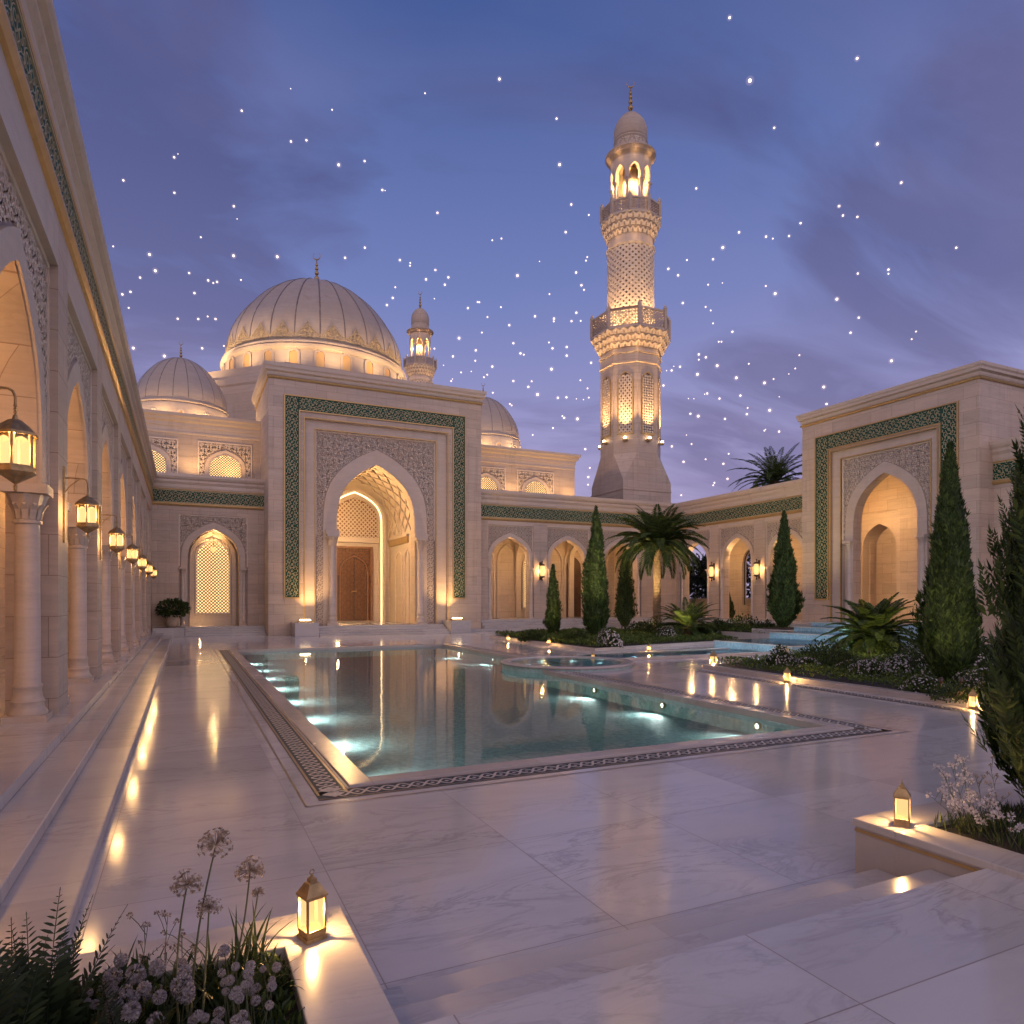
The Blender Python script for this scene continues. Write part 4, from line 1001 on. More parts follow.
for b in ((x0-o, x0-o+.025, y0-o, y1+o), (x0-o, x1+o, y0-o, y0-o+.025), (x1+o-.025, x1+o, y0-o, 20.5)): mb.quad((b[0],b[2],.004), (b[1],b[2],.004), (b[1],b[3],.004), (b[0],b[3],.004))
struct(mb.build('inlay_strip', M['line']))
# underwater lamps
for i, (x, y) in enumerate([(PX0+.03, yy) for yy in (11.2, 14.6, 18.0, 21.4, 24.8, 28.2, 31.6, 35.0)] + [(PX1-.03, yy) for yy in (11.6, 15.0, 18.4)] + [(PXB-.03, 30.0), (PXB-.03, 34.0)]):
    s = 1 if x < 5 else -1
    t = thing('underwater_lamp', 'round white lamp under water in the %s wall of the main pool' % ('left' if s > 0 else 'right'), 'pool lamp', (x, y, -.28), 'underwater lamps of the main pool')
    m_ = MB(); m_.v = []
    ring = [(x+.03*s, y+.07*math.cos(a), -.28+.07*math.sin(a)) for a in [2*PI*k/12 for k in range(12)]]; m_.add(ring, (tuple(range(12)),)); m_.build('lens', M['poollamp'], t)
    r_ = MB(); r_.ribbon(lambda u, z, n, x=x, y=y, s=s: Vector((x+s*n, y+u, -.28+z)), [(.08*math.cos(a), .08*math.sin(a)) for a in [2*PI*k/12 for k in range(12)]], .035, -.02, .045, True, True); r_.build('bezel', M['brass'], t)
    lamp('SPOT', 'pool_light', (x+.14*s, y, -.28), 210 if s > 0 else 130, (.95,1.0,.92), .10, (x+4*s, y, -.40), cone=165, blend=1)
# round pool beside the basin and the channel that feeds it
rp = thing('round_pool', 'round shallow pool with a pale marble rim overlapping the right edge of the main pool', 'pool', (13.6, 23.6, 0))
c0, ro, ri = (13.6, 23.6), 2.55, 2.2
MB().lathe([(ro,-.51),(ro,.06)], 64, (*c0,0), 0, False).build('outer_wall', M['tile'], rp, True)
MB().lathe([(ri-.01,.012),(ri-.01,.10),(ri,.15),(ro+.05,.15),(ro+.07,.13),(ro+.07,.07),(ro-.02,.06)], 64, (*c0,0), 0, False).build('rim', M['coping'], rp, True)
m_ = MB(); m_.add([(c0[0]+ri*math.cos(a), c0[1]+ri*math.sin(a), .022) for a in [2*PI*k/64 for k in range(64)]], (tuple(range(64)),)); m_.build('bottom', M['tile'], rp)
m_ = MB(); m_.add([(c0[0]+ri*math.cos(a), c0[1]+ri*math.sin(a), .11) for a in [2*PI*k/64 for k in range(64)]], (tuple(range(64)),)); m_.build('water', M['water2'], rp)
for k in range(7): lamp('POINT', 'round_pool_light', (13.6+1.5*math.cos(k*.9), 23.6+1.5*math.sin(k*.9), .085), 2.2, (.85,1,.97), .012)
ch = thing('water_channel', 'straight shallow water channel running from the cascade to the round pool', 'channel', (20, 25.2, 0))
MB().box(15.9, 24.9, 24.05, 24.25, 0, .12).build('curb', M['coping'], ch, bevel=.01); MB().box(15.9, 24.9, 26.75, 26.95, 0, .12).build('curb', M['coping'], ch, bevel=.01)
sheet('water_channel_bed', M['tile2'], [(16.0, 25, 24.25, 26.75)], .012).parent = ch
b_ = bpy.data.objects['water_channel_bed']; b_.name = 'bed'; b_.location = -Vector((20,25.2,0)); del b_['kind']
m_ = MB(); m_.quad((16,24.25,.09), (25,24.25,.09), (25,26.75,.09), (16,26.75,.09)); m_.build('water', M['water2'], ch)
for x in (16.8, 18.2, 19.6, 21.0, 22.4, 23.8): lamp('POINT', 'channel_light', (x, 25.5, .065), 2.4, (.8,.97,1), .02)
# cascade
cs = thing('cascade', 'stepped blue tiled water cascade below the right portal', 'cascade', (30, 25.5, 0))
tiers = [(25.0, 29.6, 22.9, 28.0, .46), (29.3, 32.6, 23.4, 28.4, .80), (31.6, 34.6, 23.9, 28.8, 1.05), (33.4, 37.9, 24.2, 29.2, 1.28)]
for i, (a, b, c, d, z) in enumerate(tiers):
    MB().box(a, b, c, d, 0, z-.06).build('tier', M['tile2'], cs)
    r_ = MB(); r_.box(a-.03, a+.1, c-.02, d+.02, z-.06, z-.012); r_.box(a+.1, b, c-.02, c+.1, z-.06, z-.012); r_.build('lip', M['cap'], cs)
    w_ = MB(); w_.quad((a-.04,c-.03,z), (b,c-.03,z), (b,d,z), (a-.04,d,z)); w_.build('water_sheet', M['water2'], cs)
for (x, y, z) in ((24.0, 24.2, .9), (24.0, 26.8, .9), (28.0, 24.6, 1.3), (28.0, 27.2, 1.3), (30.6, 25, 1.6), (32.4, 25.6, 1.9), (27.2, 21.9, .9), (30.5, 22.2, 1.0)): lamp('POINT', 'cascade_light', (x, y, z), 34, (.70,.90,1.0), .02)
# left stylobate and its three steps
mb = MB(); mb.box(-6.2, -1.78, -12, 55.5, -.02, .45)
struct(mb.build('arcade_floor', M['floor']))
st = thing('arcade_steps', 'three long marble steps running along the left arcade', 'steps', (-1.3, 20, 0))
for i, x in enumerate((-1.30, -.78)): MB().box(-1.779, x, -12, 52.98, .15*(1-i)+.002, .15*(2-i)).build('step', M['step'], st, bevel=.014)
# near platform with its three steps
PF = .50
struct(MB().box(.9, 22, -14, 3.2, -.02, PF).build('platform', M['floor'])); 
struct(MB().box(-1.30, .9, -14, 1.4, -.02, PF-.004).build('platform_extension', M['floor']))
st = thing('platform_steps', 'low marble steps between the two lantern walls in the foreground', 'steps', (3.2, 3.6, 0))
for i, y in enumerate((4.15, 3.66)): MB().box(.902, 5.558, 3.19, y, .167*i+.002, .167*(i+1)).build('step', M['step'], st, bevel=.012)
# ------------------------------------------------------------------ planting walls
def planter(name, label, outer, inner, top, sides):
    t = thing(name, label, 'planter wall', (outer[0], outer[3], 0))
    w = MB(); c = MB(); g = MB(); X0, X1, Y0, Y1 = outer; a0, a1, b0, b1 = inner
    bx = []
    if 'N' in sides: bx.append((X0, X1, b1, Y1))
    if 'W' in sides: bx.append((X0, a0, Y0, b1))
    if 'E' in sides: bx.append((a1, X1, Y0, b1))
    for b in bx:
        w.box(*b, 0, top-.07)
    w.build('wall', M['coping'], t)
    for b in bx: c.box(b[0]-.02*(b[0] == X0), b[1]+.02*(b[1] == X1), b[2], b[3]+.02*(b[3] == Y1), top-.07, top)
    c.build('cap', M['cap'], t, bevel=.008)
    if 'W' in sides: g.box(X0-.012, X0, Y0, Y1, top-.115, top-.09)
    if 'E' in sides: g.box(X1, X1+.012, Y0, Y1, top-.115, top-.09)
    g.build('gold_line', M['gold'], t)
    return t
planter('planter_wall', 'white marble planter wall with brass lantern at the lower left beside white flowers', (-.74, .9, 1.2, 4.55), (-.45, .52, 1.2, 4.16), .55, 'NE')
planter('planter_wall', 'white marble planter wall with brass lantern and gold line at the lower right', (5.56, 13, .5, 4.36), (5.96, 13, .5, 3.96), .55, 'NW')
struct(MB().box(-.74, .52, 1.2, 4.16, 0, .47).build('bed_soil', M['soil'])); struct(MB().box(5.96, 13, .5, 3.96, 0, .505).build('bed_soil', M['soil']))
# ------------------------------------------------------------------ plants
def leafquad(mb, p, d, side, l, w, fold=0.0):
    "one leaf: two triangles either side of its midrib"
    tip = p + d*l; m = p + d*(l*.45)
    n = d.cross(side)
    mb.add((p, m+side*w+n*fold*w, tip, m-side*w+n*fold*w), ((0,1,2),(0,2,3)))
def rdir(r):
    while True:
        v = Vector((r.uniform(-1,1), r.uniform(-1,1), r.uniform(-1,1)))
        if .05 < v.length < 1: return v.normalized()
def cypress_parts(root, h, Rm, n, seed, leaf=.16, fine=1, lump=.22, base=.25, lean=.0):
    r = random.Random(seed); mb = MB()
    kn = [(r.uniform(0,2*PI), r.uniform(0,1), r.uniform(.5,1), r.uniform(.16,.42)) for _ in range(60)]
    def prof(t): return (min(1, (t+.015)/.16)**.6)*(1-max(0,(t-.12)/.88)**1.55)**.9
    def rad(t, a):
        v = 1.0
        for ka, kt, ks, kw in kn:
            da = math.atan2(math.sin(a-ka), math.cos(a-ka)); q = (da/kw)**2 + ((t-kt)/.15)**2
            if q < 1: v += lump*ks*(1-q)*(1 if ks > .65 else -.9)
        return Rm*prof(t)*v
    for i in range(n):
        t = 1-(r.random()**.72); t = min(.985, t); a = r.uniform(0, 2*PI)
        q = r.random()**.35; sp_ = r.random() < .16
        if sp_: q = r.uniform(1.0, 1.16)
        R_ = rad(t, a)*(q*.98+.04)
        d = Vector((math.cos(a), math.sin(a), 0))
        p = d*R_ + Vector((lean*t*t*h, 0, base*.3 + t*(h-base*.3)))
        up = (Vector((0,0,1)) + d*r.uniform(.0,.5)*(1-.5*t) + rdir(r)*.2).normalized()
        sd = up.cross(d + rdir(r)*.6)
        if sd.length < 1e-3: continue
        sd.normalize(); L_ = leaf*r.uniform(.6,1.35)*(1-.4*t)*(1.35 if sp_ else 1)
        if fine == 1:
            leafquad(mb, p, up, sd, L_, L_*.14, .3); 
            for s in (-1, 1): leafquad(mb, p+up*L_*.15, (up+sd*s*.75).normalized(), (sd - up*s*.4).normalized(), L_*.66, L_*.11, .3)
        else:
            st = 7
            for k in range(st):
                b = p + up*(L_*k/st); ll = L_*.42*(1-.55*k/st)
                for s in (-1, 1):
                    dd = (up*.9 + sd*s*.8 + rdir(r)*.2).normalized(); leafquad(mb, b, dd, (sd - up*s*.5).normalized(), ll, ll*.17, .3)
            leafquad(mb, p+up*L_*.8, up, sd, L_*.45, L_*.06)
    mb.build('foliage', M['cypress'], root, org=Vector((0,0,0)))
    tk = MB().tube([(0,0,-.05),(lean*.1*h,0,h*.4),(lean*.7*h,0,h*.85)], max(.05, Rm*.11), 8, .015); tk.build('trunk', M['trunk'], root, org=Vector((0,0,0)))
def cypress(loc, h, Rm, n, seed, label, **kw):
    root = thing('cypress', label, 'cypress', loc, 'cypresses in the garden beds', world=False); cypress_parts(root, h, Rm, n, seed, **kw); return root
def frond(mb, base, az, el, L_, droop, nl, ll, lw, r, vee=.5, stemr=.02):
    d = Vector((math.cos(az)*math.cos(el), math.sin(az)*math.cos(el), math.sin(el))); pts = []; p = Vector(base); st = 14; tw = r.uniform(-.3,.3)
    hz = Vector((math.cos(az), math.sin(az), 0))
    for i in range(st+1):
        pts.append(p.copy()); e = el - droop*((i+.5)/st)**1.35
        p = p + (hz*math.cos(e) + Vector((0,0,1))*math.sin(e))*(L_/st)
    mb.tube(pts, stemr, 4, stemr*.25)
    for i in range(nl):
        t = .10 + .90*i/(nl-1); f = t*st; k = min(st-1, int(f)); q = pts[k].lerp(pts[k+1], f-k); tg = (pts[k+1]-pts[k]).normalized()
        sd = tg.cross(Vector((0,0,1)));
        if sd.length < .05: sd = Vector((-math.sin(az), math.cos(az), 0))
        sd.normalize(); nrm = sd.cross(tg)
        w = ll*(min(1, t/.22)**.7)*(1-max(0,(t-.45)/.55)**1.6*.72)
        for s in (-1, 1):
            dd = (sd*s*.82 + tg*(.55+.5*t) + nrm*vee*.6 + Vector((0,0,-.25)) + rdir(r)*.12).normalized()
            cr = dd.cross(nrm).normalized(); m = q + dd*w*.5; tip = q + dd*w - Vector((0,0,w*.16))
            mb.add((q, m+cr*lw, tip, m-cr*lw), ((0,1,2),(0,2,3)))
def palm(loc, trunk, Rc, nf, seed, label, tr=.24, ll=.55, name='palm_tree', cat='palm tree', group=None, lw=.022, nl=42):
    r = random.Random(seed); root = thing(name, label, cat, loc, group, world=False); Z = Vector((0,0,0))
    tk = MB(); n = 12; k = max(4, int(trunk/.11)); prof = []
    for i in range(k):
        z = trunk*i/k; q = tr*(1.15-.22*min(1, i/k*1.5)+(.25*max(0, (i/k-.85)/.15)))
        prof += [(q*.86, z), (q*1.06, z+trunk/k*.75)]
    prof.append((tr*.9, trunk+.05)); tk.lathe(prof, n, (0,0,0), 0, True, lambda a, z: 1+.07*math.cos(6*a+z*9))
    tk.build('trunk', M['bark'], root, org=Z)
    cr = MB()
    for i in range(nf):
        g = i/nf; az = i*2.39996 + r.uniform(-.2,.2); el = R(82 - 92*g**.85 + r.uniform(-6,6)); L_ = Rc*r.uniform(.85,1.12)*(1 if g > .15 else .85)
        frond(cr, (tr*.5*math.cos(az), tr*.5*math.sin(az), trunk+.05-.18*g), az, el, L_, R(42+48*g+r.uniform(-8,8)), nl, ll*r.uniform(.85,1.1), lw, r, stemr=.008*Rc)
    cr.build('fronds', M['palm'], root, org=Z)
    return root
def shrub(loc, rx, ry, rz, n, seed, label, leaf=.09, flowers=0, name='shrub', cat='shrub', group='shrubs in the garden beds', fl=.035, mat='shrub'):
    r = random.Random(seed); root = thing(name, label, cat, loc, group, world=False); Z = Vector((0,0,0)); mb = MB()
    lob = [(rdir(r), r.uniform(.75,1.1)) for _ in range(14)]
    def srf(v):
        k = max(range(len(lob)), key=lambda i: v.dot(lob[i][0])); return lob[k][1]*(.82+.18*v.dot(lob[k][0])**6)
    def pt(q):
        v = rdir(r); v.z = abs(v.z)*1.0 - .12; v.normalize(); s = srf(v)*q; return v, Vector((v.x*rx*s, v.y*ry*s, max(.02, (v.z+.12)*rz*s)))
    for i in range(n):
        v, p = pt(r.random()**.3); d = (v + rdir(r)*.8 + Vector((0,0,.35))).normalized(); sd = d.cross(rdir(r))
        if sd.length < .05: continue
        sd.normalize(); l = leaf*r.uniform(.6,1.3); leafquad(mb, p, d, sd, l, l*.3, .3)
    mb.build('foliage', M[mat], root, org=Z)
    st = MB()
    for i in range(5): a = r.uniform(0,2*PI); st.tube([(0,0,-.05), (rx*.3*math.cos(a), ry*.3*math.sin(a), rz*.45), (rx*.6*math.cos(a), ry*.6*math.sin(a), rz*.8)], .018, 5, .006)
    st.build('stems', M['trunk'], root, org=Z)
    if flowers:
        f = MB()
        for i in range(flowers):
            v, p = pt(1.0); p = p + v*.02
            if v.z < -.02: continue
            q = fl*r.uniform(.6,1.25); a0 = r.random()*6
            t1 = v.cross(Vector((.3,.2,1))).normalized(); t2 = v.cross(t1)
            for k in range(5):
                a = a0+2*PI*k/5; d = (t1*math.cos(a)+t2*math.sin(a)+v*.45).normalized(); leafquad(f, p, d, d.cross(v).normalized(), q, q*.42)
        f.build('blossoms', M['blossom'], root, org=Z)
    return root
def groundcover(name, mat, poly_pts, n, seed, hgt, leaf, z0, up=.8, w=.28):
    r = random.Random(seed); mb = MB(); xs = [p[0] for p in poly_pts]; ys = [p[1] for p in poly_pts]
    def inside(x, y):
        c = False; k = len(poly_pts)
        for i in range(k):
            a, b = poly_pts[i], poly_pts[(i+1) % k]
            if (a[1] > y) != (b[1] > y) and x < (b[0]-a[0])*(y-a[1])/(b[1]-a[1])+a[0]: c = not c
        return c
    m = 0
    while m < n:
        x, y = r.uniform(min(xs), max(xs)), r.uniform(min(ys), max(ys))
        if not inside(x, y): continue
        m += 1; hh = hgt*(.65+.35*math.sin(x*2.1+1)*math.sin(y*1.7))
        p = Vector((x, y, z0 + hh*r.random()**.5)); d = (Vector((0,0,up)) + rdir(r)*.8).normalized(); sd = d.cross(rdir(r))
        if sd.length < .05: continue
        sd.normalize(); l = leaf*r.uniform(.6,1.4); leafquad(mb, p, d, sd, l, l*w, .3)
    o = mb.build(name, M[mat]); o['kind'] = 'stuff'; return o
def curbed(name, label, pts, h, soil):
    t = thing(name, label, 'garden curb', (pts[0][0], pts[0][1], 0)); k = len(pts); cx, cy = sum(p[0] for p in pts)/k, sum(p[1] for p in pts)/k
    c = MB(); inn = []
    for p in pts:
        v = Vector((cx-p[0], cy-p[1])); v.normalize(); inn.append((p[0]+v.x*.34, p[1]+v.y*.34))
    for i in range(k):
        j = (i+1) % k; a, b, e, f = pts[i], pts[j], inn[j], inn[i]
        c.quad((*a,0), (*b,0), (*b,h), (*a,h)); c.quad((*a,h), (*b,h), (*e,h), (*f,h)); c.quad((*f,h), (*e,h), (*e,0), (*f,0))
    c.build('curb', M['coping'], t)
    s = MB(); s.add([(*p, soil) for p in inn], (tuple(range(k)),)); struct(s.build('bed_soil', M['soil'])); return inn
# middle bed
B1 = [(18.7,43.0),(18.3,36.0),(18.3,29.0),(23.4,30.2),(30.6,31.6),(31.2,44.2),(25.0,45.0)]
i1 = curbed('garden_curb', 'low stone curb round the middle bed of cypresses and palm', B1, .16, .12)
groundcover('ground_cover', 'hedge', i1, 26000, 3, .36, .12, .12)
B1b = [(31.9,30.8),(39.8,31.6),(40.0,41.5),(32.0,43.5)]
i1b = curbed('garden_curb', 'taller pale curb round the bed in front of the right arcade', B1b, .5, .44)
groundcover('ground_cover', 'hedge', i1b, 7000, 4, .34, .12, .44)
# right bed
B2 = [(17.3,20.0),(17.0,15.5),(16.7,9.5),(16.3,4.6),(34,5.5),(36.5,22.3),(24.2,22.1)]
i2 = curbed('garden_curb', 'long stone curb with mosaic strip along the right bed', B2, .16, .12)
groundcover('ground_cover', 'hedge', i2, 42000, 5, .34, .09, .12)
braid('mosaic_border', [(16.75,20.4),(16.45,15.5),(16.15,9.5),(15.75,4.6)], .36)
cyp = [(553,637,565,8.5,.14,'small dark cypress at the left end of the middle bed, before the lit arches',2200,.22),
       (596,639,507,15,.14,'tall cypress in the middle bed, left of the palm',4200,.26),
       (625,628,549,10.5,.14,'slim cypress standing just left of the palm trunk',2400,.26),
       (728,623,591,6,.45,'smallest cypress, between the low spiky palm and the arcade sconces',1200,.24),
       (784,629,512,15.5,.75,'broad cypress in the raised white box left of the right portal',4400,.28),
       (950,687,443,30,.14,'large cypress in front of the right portal',9500,.22)]
for i, (px, by, ty, rp_, z, lab, n, lf) in enumerate(cyp):
    g = ground(px, by, z); d = (EYE-z)*FPX/(by-600); top = EYE-(ty-600)*d/FPX
    cypress(g, top-z, rp_*d/FPX*(.72 if px < 900 else .64), int(n*1.9), 20+i, lab, leaf=lf*(1.15 if px < 900 else .95), lump=.30)
c5 = ground(784,629,.75)
bx = thing('planter_box', 'raised white stone box holding the broad cypress by the cascade', 'planter', (c5.x, c5.y, 0))
MB().box(c5.x-1.35, c5.x+1.35, c5.y-1.35, c5.y+1.35, 0, .76).build('box', M['coping'], bx, bevel=.03); MB().box(c5.x-1.1, c5.x+1.1, c5.y-1.1, c5.y+1.1, .76, .8).build('soil', M['soil'], bx)
near = cypress((7.06, 3.38, .5), 4.75, .50, 6500, 77, 'nearest cypress, cut by the right edge of the picture behind the lantern wall', leaf=.24, fine=2, lump=.26)
pg = at(657, 622, 52); palm((pg.x, pg.y, .12), 6.7, 3.8, 74, 5, 'date palm with ringed trunk rising above the middle bed', .30, .75, nl=44, lw=.042)
pg = at(687, 627, 44); palm((pg.x, pg.y, .12), .75, 2.3, 52, 6, 'low spiky palm on a stub trunk right of the tall palm', .28, .42, 'low_palm', 'palm', 'low palms', .034, 38)
pg = ground(872, 654, .15); palm((pg.x, pg.y, .12), .85, 2.3, 64, 8, 'large low palm with arching fronds in front of the right portal', .27, .46, 'low_palm', 'palm', 'low palms', .034, 60)
pg = at(775, 560, 70); palm((pg.x, pg.y, 0), 14.6, 4.6, 56, 9, 'dark palm crown showing above the roof left of the right portal', .3, .7, nl=36, lw=.035)
pg = at(812, 560, 80); palm((pg.x, pg.y, 0), 12.6, 3.6, 40, 10, 'second dark palm behind the right portal, mostly hidden by its wall', .3, .7, nl=30, lw=.035)
# shrubs
def sh(px, py, d, rx, rz, n, seed, lab, **kw):
    g = at(px, py, d); g.z = kw.pop('z', .12); return shrub(g, rx, rx, rz, n, seed, lab, **kw)
sh(611, 640, 35.5, .72, .95, 900, 1, 'rounded white flowering shrub at the front of the middle bed', flowers=420, leaf=.12, fl=.05)
sh(531, 635, 41, .9, .6, 700, 2, 'low dark shrub at the left tip of the middle bed', leaf=.14)
sh(575, 636, 38.5, 1.0, .8, 900, 3, 'dark rounded shrub between the two left cypresses', leaf=.14)
sh(640, 628, 47, 1.2, .9, 900, 4, 'dark shrub at the foot of the date palm', leaf=.16)
sh(668, 630, 41, .75, .8, 800, 5, 'pale flowering shrub below the low spiky palm', flowers=240, leaf=.12, fl=.05)
sh(655, 620, 49, 1.3, 1.1, 900, 6, 'dark shrub directly behind the date palm trunk', leaf=.16)
sh(705, 628, 44, 1.1, .8, 900, 7, 'dark shrub between the low spiky palm and the smallest cypress', leaf=.15)
sh(742, 622, 47, 1.5, 1.0, 1100, 8, 'wide green shrub right of the smallest cypress', z=.44, leaf=.15)
sh(765, 622, 45, 1.0, .8, 900, 9, 'green shrub just left of the raised cypress box', z=.44, leaf=.15)
sh(718, 620, 46, .8, .9, 700, 10, 'upright green shrub left of the smallest cypress', z=.44, leaf=.15)
sh(781, 668, 24.5, .62, .80, 900, 11, 'white flowering shrub at the left end of the right bed', flowers=260, leaf=.10, fl=.035)
sh(806, 668, 24, .7, .5, 800, 12, 'low shrub dotted with white flowers beside the left lantern of the right bed', flowers=260, leaf=.08, fl=.035)
sh(838, 670, 24, .95, .85, 1500, 13, 'rounded green shrub below the large low palm', leaf=.09)
sh(866, 676, 22, .9, .55, 1200, 14, 'low shrub carrying many small white flowers below the large low palm', flowers=420, leaf=.08, fl=.03)
sh(900, 676, 21.5, .95, .85, 1400, 15, 'dense white flowering shrub left of the large cypress', flowers=520, leaf=.08, fl=.032)
sh(925, 690, 18.2, .7, .45, 1000, 16, 'low flowering mound at the foot of the large cypress', flowers=240, leaf=.07, fl=.026)
sh(985, 690, 17.5, .8, .7, 1300, 17, 'flowering shrub right of the large cypress behind the lantern', flowers=380, leaf=.075, fl=.028)
sh(925, 650, 25, 1.3, 1.3, 1300, 18, 'dark tall shrub behind the large cypress', leaf=.13)
sh(980, 655, 23, 1.4, 1.6, 1500, 19, 'dark tall shrub with white flowers by the right portal wall', flowers=240, leaf=.12, fl=.04)
sh(822, 655, 28, 1.1, .8, 900, 20, 'dark low shrub between the cascade and the large low palm', leaf=.11)
sh(955, 702, 16.6, .6, .35, 900, 21, 'low leafy mound left of the lantern on the right curb', leaf=.06)
sh(1010, 700, 16.3, .9, .8, 1300, 22, 'leafy shrub at the right edge beyond the lantern', flowers=160, leaf=.075, fl=.028)
# bushes in a pot by the left wing
pt = thing('potted_shrub', 'dark leafy bush in a pale round pot left of the lattice window', 'potted plant', (-.75, 53.9, .62))
MB().lathe([(.30,.62),(.42,.75),(.48,1.05),(.44,1.35),(.50,1.42),(.50,1.5),(.42,1.48)], 20, (-.75,53.9,0)).build('pot', M['pot'], pt, True)
r = random.Random(3); mb = MB()
for i in range(900):
    v = rdir(r); p = Vector((-.75,53.9,1.95)) + Vector((v.x*1.05, v.y*.9, v.z*.62))*r.random()**.33; d = (v+rdir(r)*.6).normalized(); sd = d.cross(rdir(r)).normalized(); leafquad(mb, p, d, sd, .24*r.uniform(.6,1.2), .07, .3)
mb.build('foliage', M['shrub'], pt)
# trees outside, seen through the right arcade
def broadleaf(loc, h, rc, seed, lab, n=2600):
    r = random.Random(seed); root = thing('tree', lab, 'tree', loc, 'dark trees outside the right arcade', world=False); Z = Vector((0,0,0))
    tk = MB(); tk.tube([(0,0,-.1),(.15,0,h*.3),(0,.1,h*.6)], .24, 8, .1)
    cl = [(Vector((r.uniform(-1,1)*rc*.6, r.uniform(-1,1)*rc*.6, h*r.uniform(.32,.9))), rc*r.uniform(.35,.6)) for _ in range(16)]
    for c_, q in cl: tk.tube([(0,0,h*.35), c_*.6+Vector((0,0,h*.2)), c_], .07, 5, .02)
    tk.build('trunk', M['trunk'], root, org=Z); mb = MB()
    for i in range(n):
        c_, q = r.choice(cl); v = rdir(r); p = c_ + v*q*r.random()**.4; d = (v+rdir(r)).normalized(); sd = d.cross(rdir(r)).normalized(); leafquad(mb, p, d, sd, .5*r.uniform(.6,1.2), .15, .3)
    mb.build('crown', M['far'], root, org=Z)
for i, (x, y, h, q) in enumerate([(53,47,8.5,3.4),(55,53,9,3.6),(52,58,7.5,3),(56,42,8.5,3.4),(53,65,9,3.5),(52,37,8,3.2)]):
    broadleaf((x, y, 0), h, q, 50+i, ['dark tree outside, seen through the middle arch of the right arcade','dark tree outside, seen through the arch nearest the corner','dark tree outside, half hidden beyond the arcade corner','dark tree outside, seen through the arch next to the right portal','dark tree outside, farthest beyond the corner arch','dark tree outside, just behind the right portal'][i])
gw = thing('garden_wall', 'pale low garden wall outside, seen through the right arcade arches', 'wall', (49.5, 50, 0))
MB().box(49.4, 49.7, 30, 70, 0, 2.6).build('wall', M['plaster'], gw); MB().box(49.34, 49.76, 30, 70, 2.6, 2.72).build('coping', M['smooth'], gw)
# ------------------------------------------------------------------ near planting
def fern(loc, seed, label, n, L_, aim=0.0, spread=PI, el=(50,85)):
    r = random.Random(seed); root = thing('fern', label, 'fern', loc, 'ferns in the foreground bed', world=False); mb = MB()
    for i in range(n):
        az = aim + r.uniform(-spread, spread); e = R(r.uniform(*el)); l = L_*r.uniform(.75,1.1); droop = R(r.uniform(20,60))
        hz = Vector((math.cos(az), math.sin(az), 0)); p = Vector((r.uniform(-.05,.05), r.uniform(-.05,.05), 0)); pts = []
        for k in range(17):
            pts.append(p.copy()); q = e - droop*(k/16)**1.5; p = p + (hz*math.cos(q)+Vector((0,0,1))*math.sin(q))*(l/16)
        mb.tube(pts, .0045, 4, .0012)
        m = 34; roll = rdir(r)
        for k in range(m):
            t = .12+.87*k/(m-1); f = t*16; j = min(15, int(f)); b = pts[j].lerp(pts[j+1], f-j); tg = (pts[j+1]-pts[j]).normalized()
            sd = (tg.cross(Vector((-math.sin(az+1.2), math.cos(az+1.2), .0)) + roll*.2)).normalized(); w = l*.20*math.sin(PI*min(1,(t*.86+.14)))**.8*(1.05-t*.55)
            nm = sd.cross(tg)
            for s in (-1, 1):
                d = (sd*s + tg*.52 + nm*r.uniform(-.12,.2)).normalized(); cr = d.cross(nm).normalized(); wd = w*.105
                a1, a2, tp = b+d*w*.35, b+d*w*.72-Vector((0,0,w*.03)), b+d*w-Vector((0,0,w*.08))
                mb.add((b, a1+cr*wd, a2+cr*wd*.72, tp, a2-cr*wd*.72, a1-cr*wd), ((0,1,5),(1,2,4,5),(2,3,4)))
    mb.build('fronds', M['fern'], root, org=Vector((0,0,0))); return root
def stalk(mb, a, b, bend, r0, r1, n=9):
    a, b = Vector(a), Vector(b); pts = [a.lerp(b, i/n) + Vector(bend)*math.sin(PI*i/n) for i in range(n+1)]; mb.tube(pts, r0, 5, r1); return pts
def allium(px, py, d, base, rad, seed, label, bend=(0,0,0)):
    r = random.Random(seed); head = at(px, py, d); root = thing('allium', label, 'flower', base, 'tall globe flowers in the foreground bed')
    s = MB(); stalk(s, base, head, bend, .006, .0042); s.build('stem', M['stem'], root)
    f = MB()
    for i in range(95):
        v = rdir(r)
        if v.z < -.55: continue
        q = rad*r.uniform(.72,1.05); f.tube([head, head+v*q], .0011, 3)
        t1 = v.cross(rdir(r)).normalized(); t2 = v.cross(t1)
        for k in range(5):
            a = 2*PI*k/5; dd = (t1*math.cos(a)+t2*math.sin(a)+v*.5).normalized(); leafquad(f, head+v*q, dd, dd.cross(v).normalized(), rad*.17, rad*.055)
    f.build('flower_head', M['seed'], root)
for i, a in enumerate([(216,845,3.75,(.02,3.55,.47),.088,'tallest globe seed head on a bare stem left of the lantern',(-.03,0,0)),(187,885,3.6,(.0,3.3,.47),.078,'globe seed head leaning left, lowest of the three wide ones',(-.04,0,.02)),
        (250,871,3.85,(.12,3.55,.47),.078,'globe seed head nearest the lantern',(.03,0,0)),(209,908,3.55,(.05,3.2,.47),.062,'small globe head low between the tall stems',(0,0,0)),(258,893,3.9,(.2,3.6,.47),.035,'smallest globe bud close to the lantern',(.01,0,0))]):
    allium(*a[:3], Vector(a[3]), a[4], i, a[5], a[6])
fern((-.50,2.95,.47), 1, 'tall dark fern upright at the left of the foreground bed', 22, .95, R(120), R(85), (58,86))
fern((-.62,2.45,.47), 2, 'dark fern at the lower left corner', 24, 1.0, R(140), R(100), (50,84))
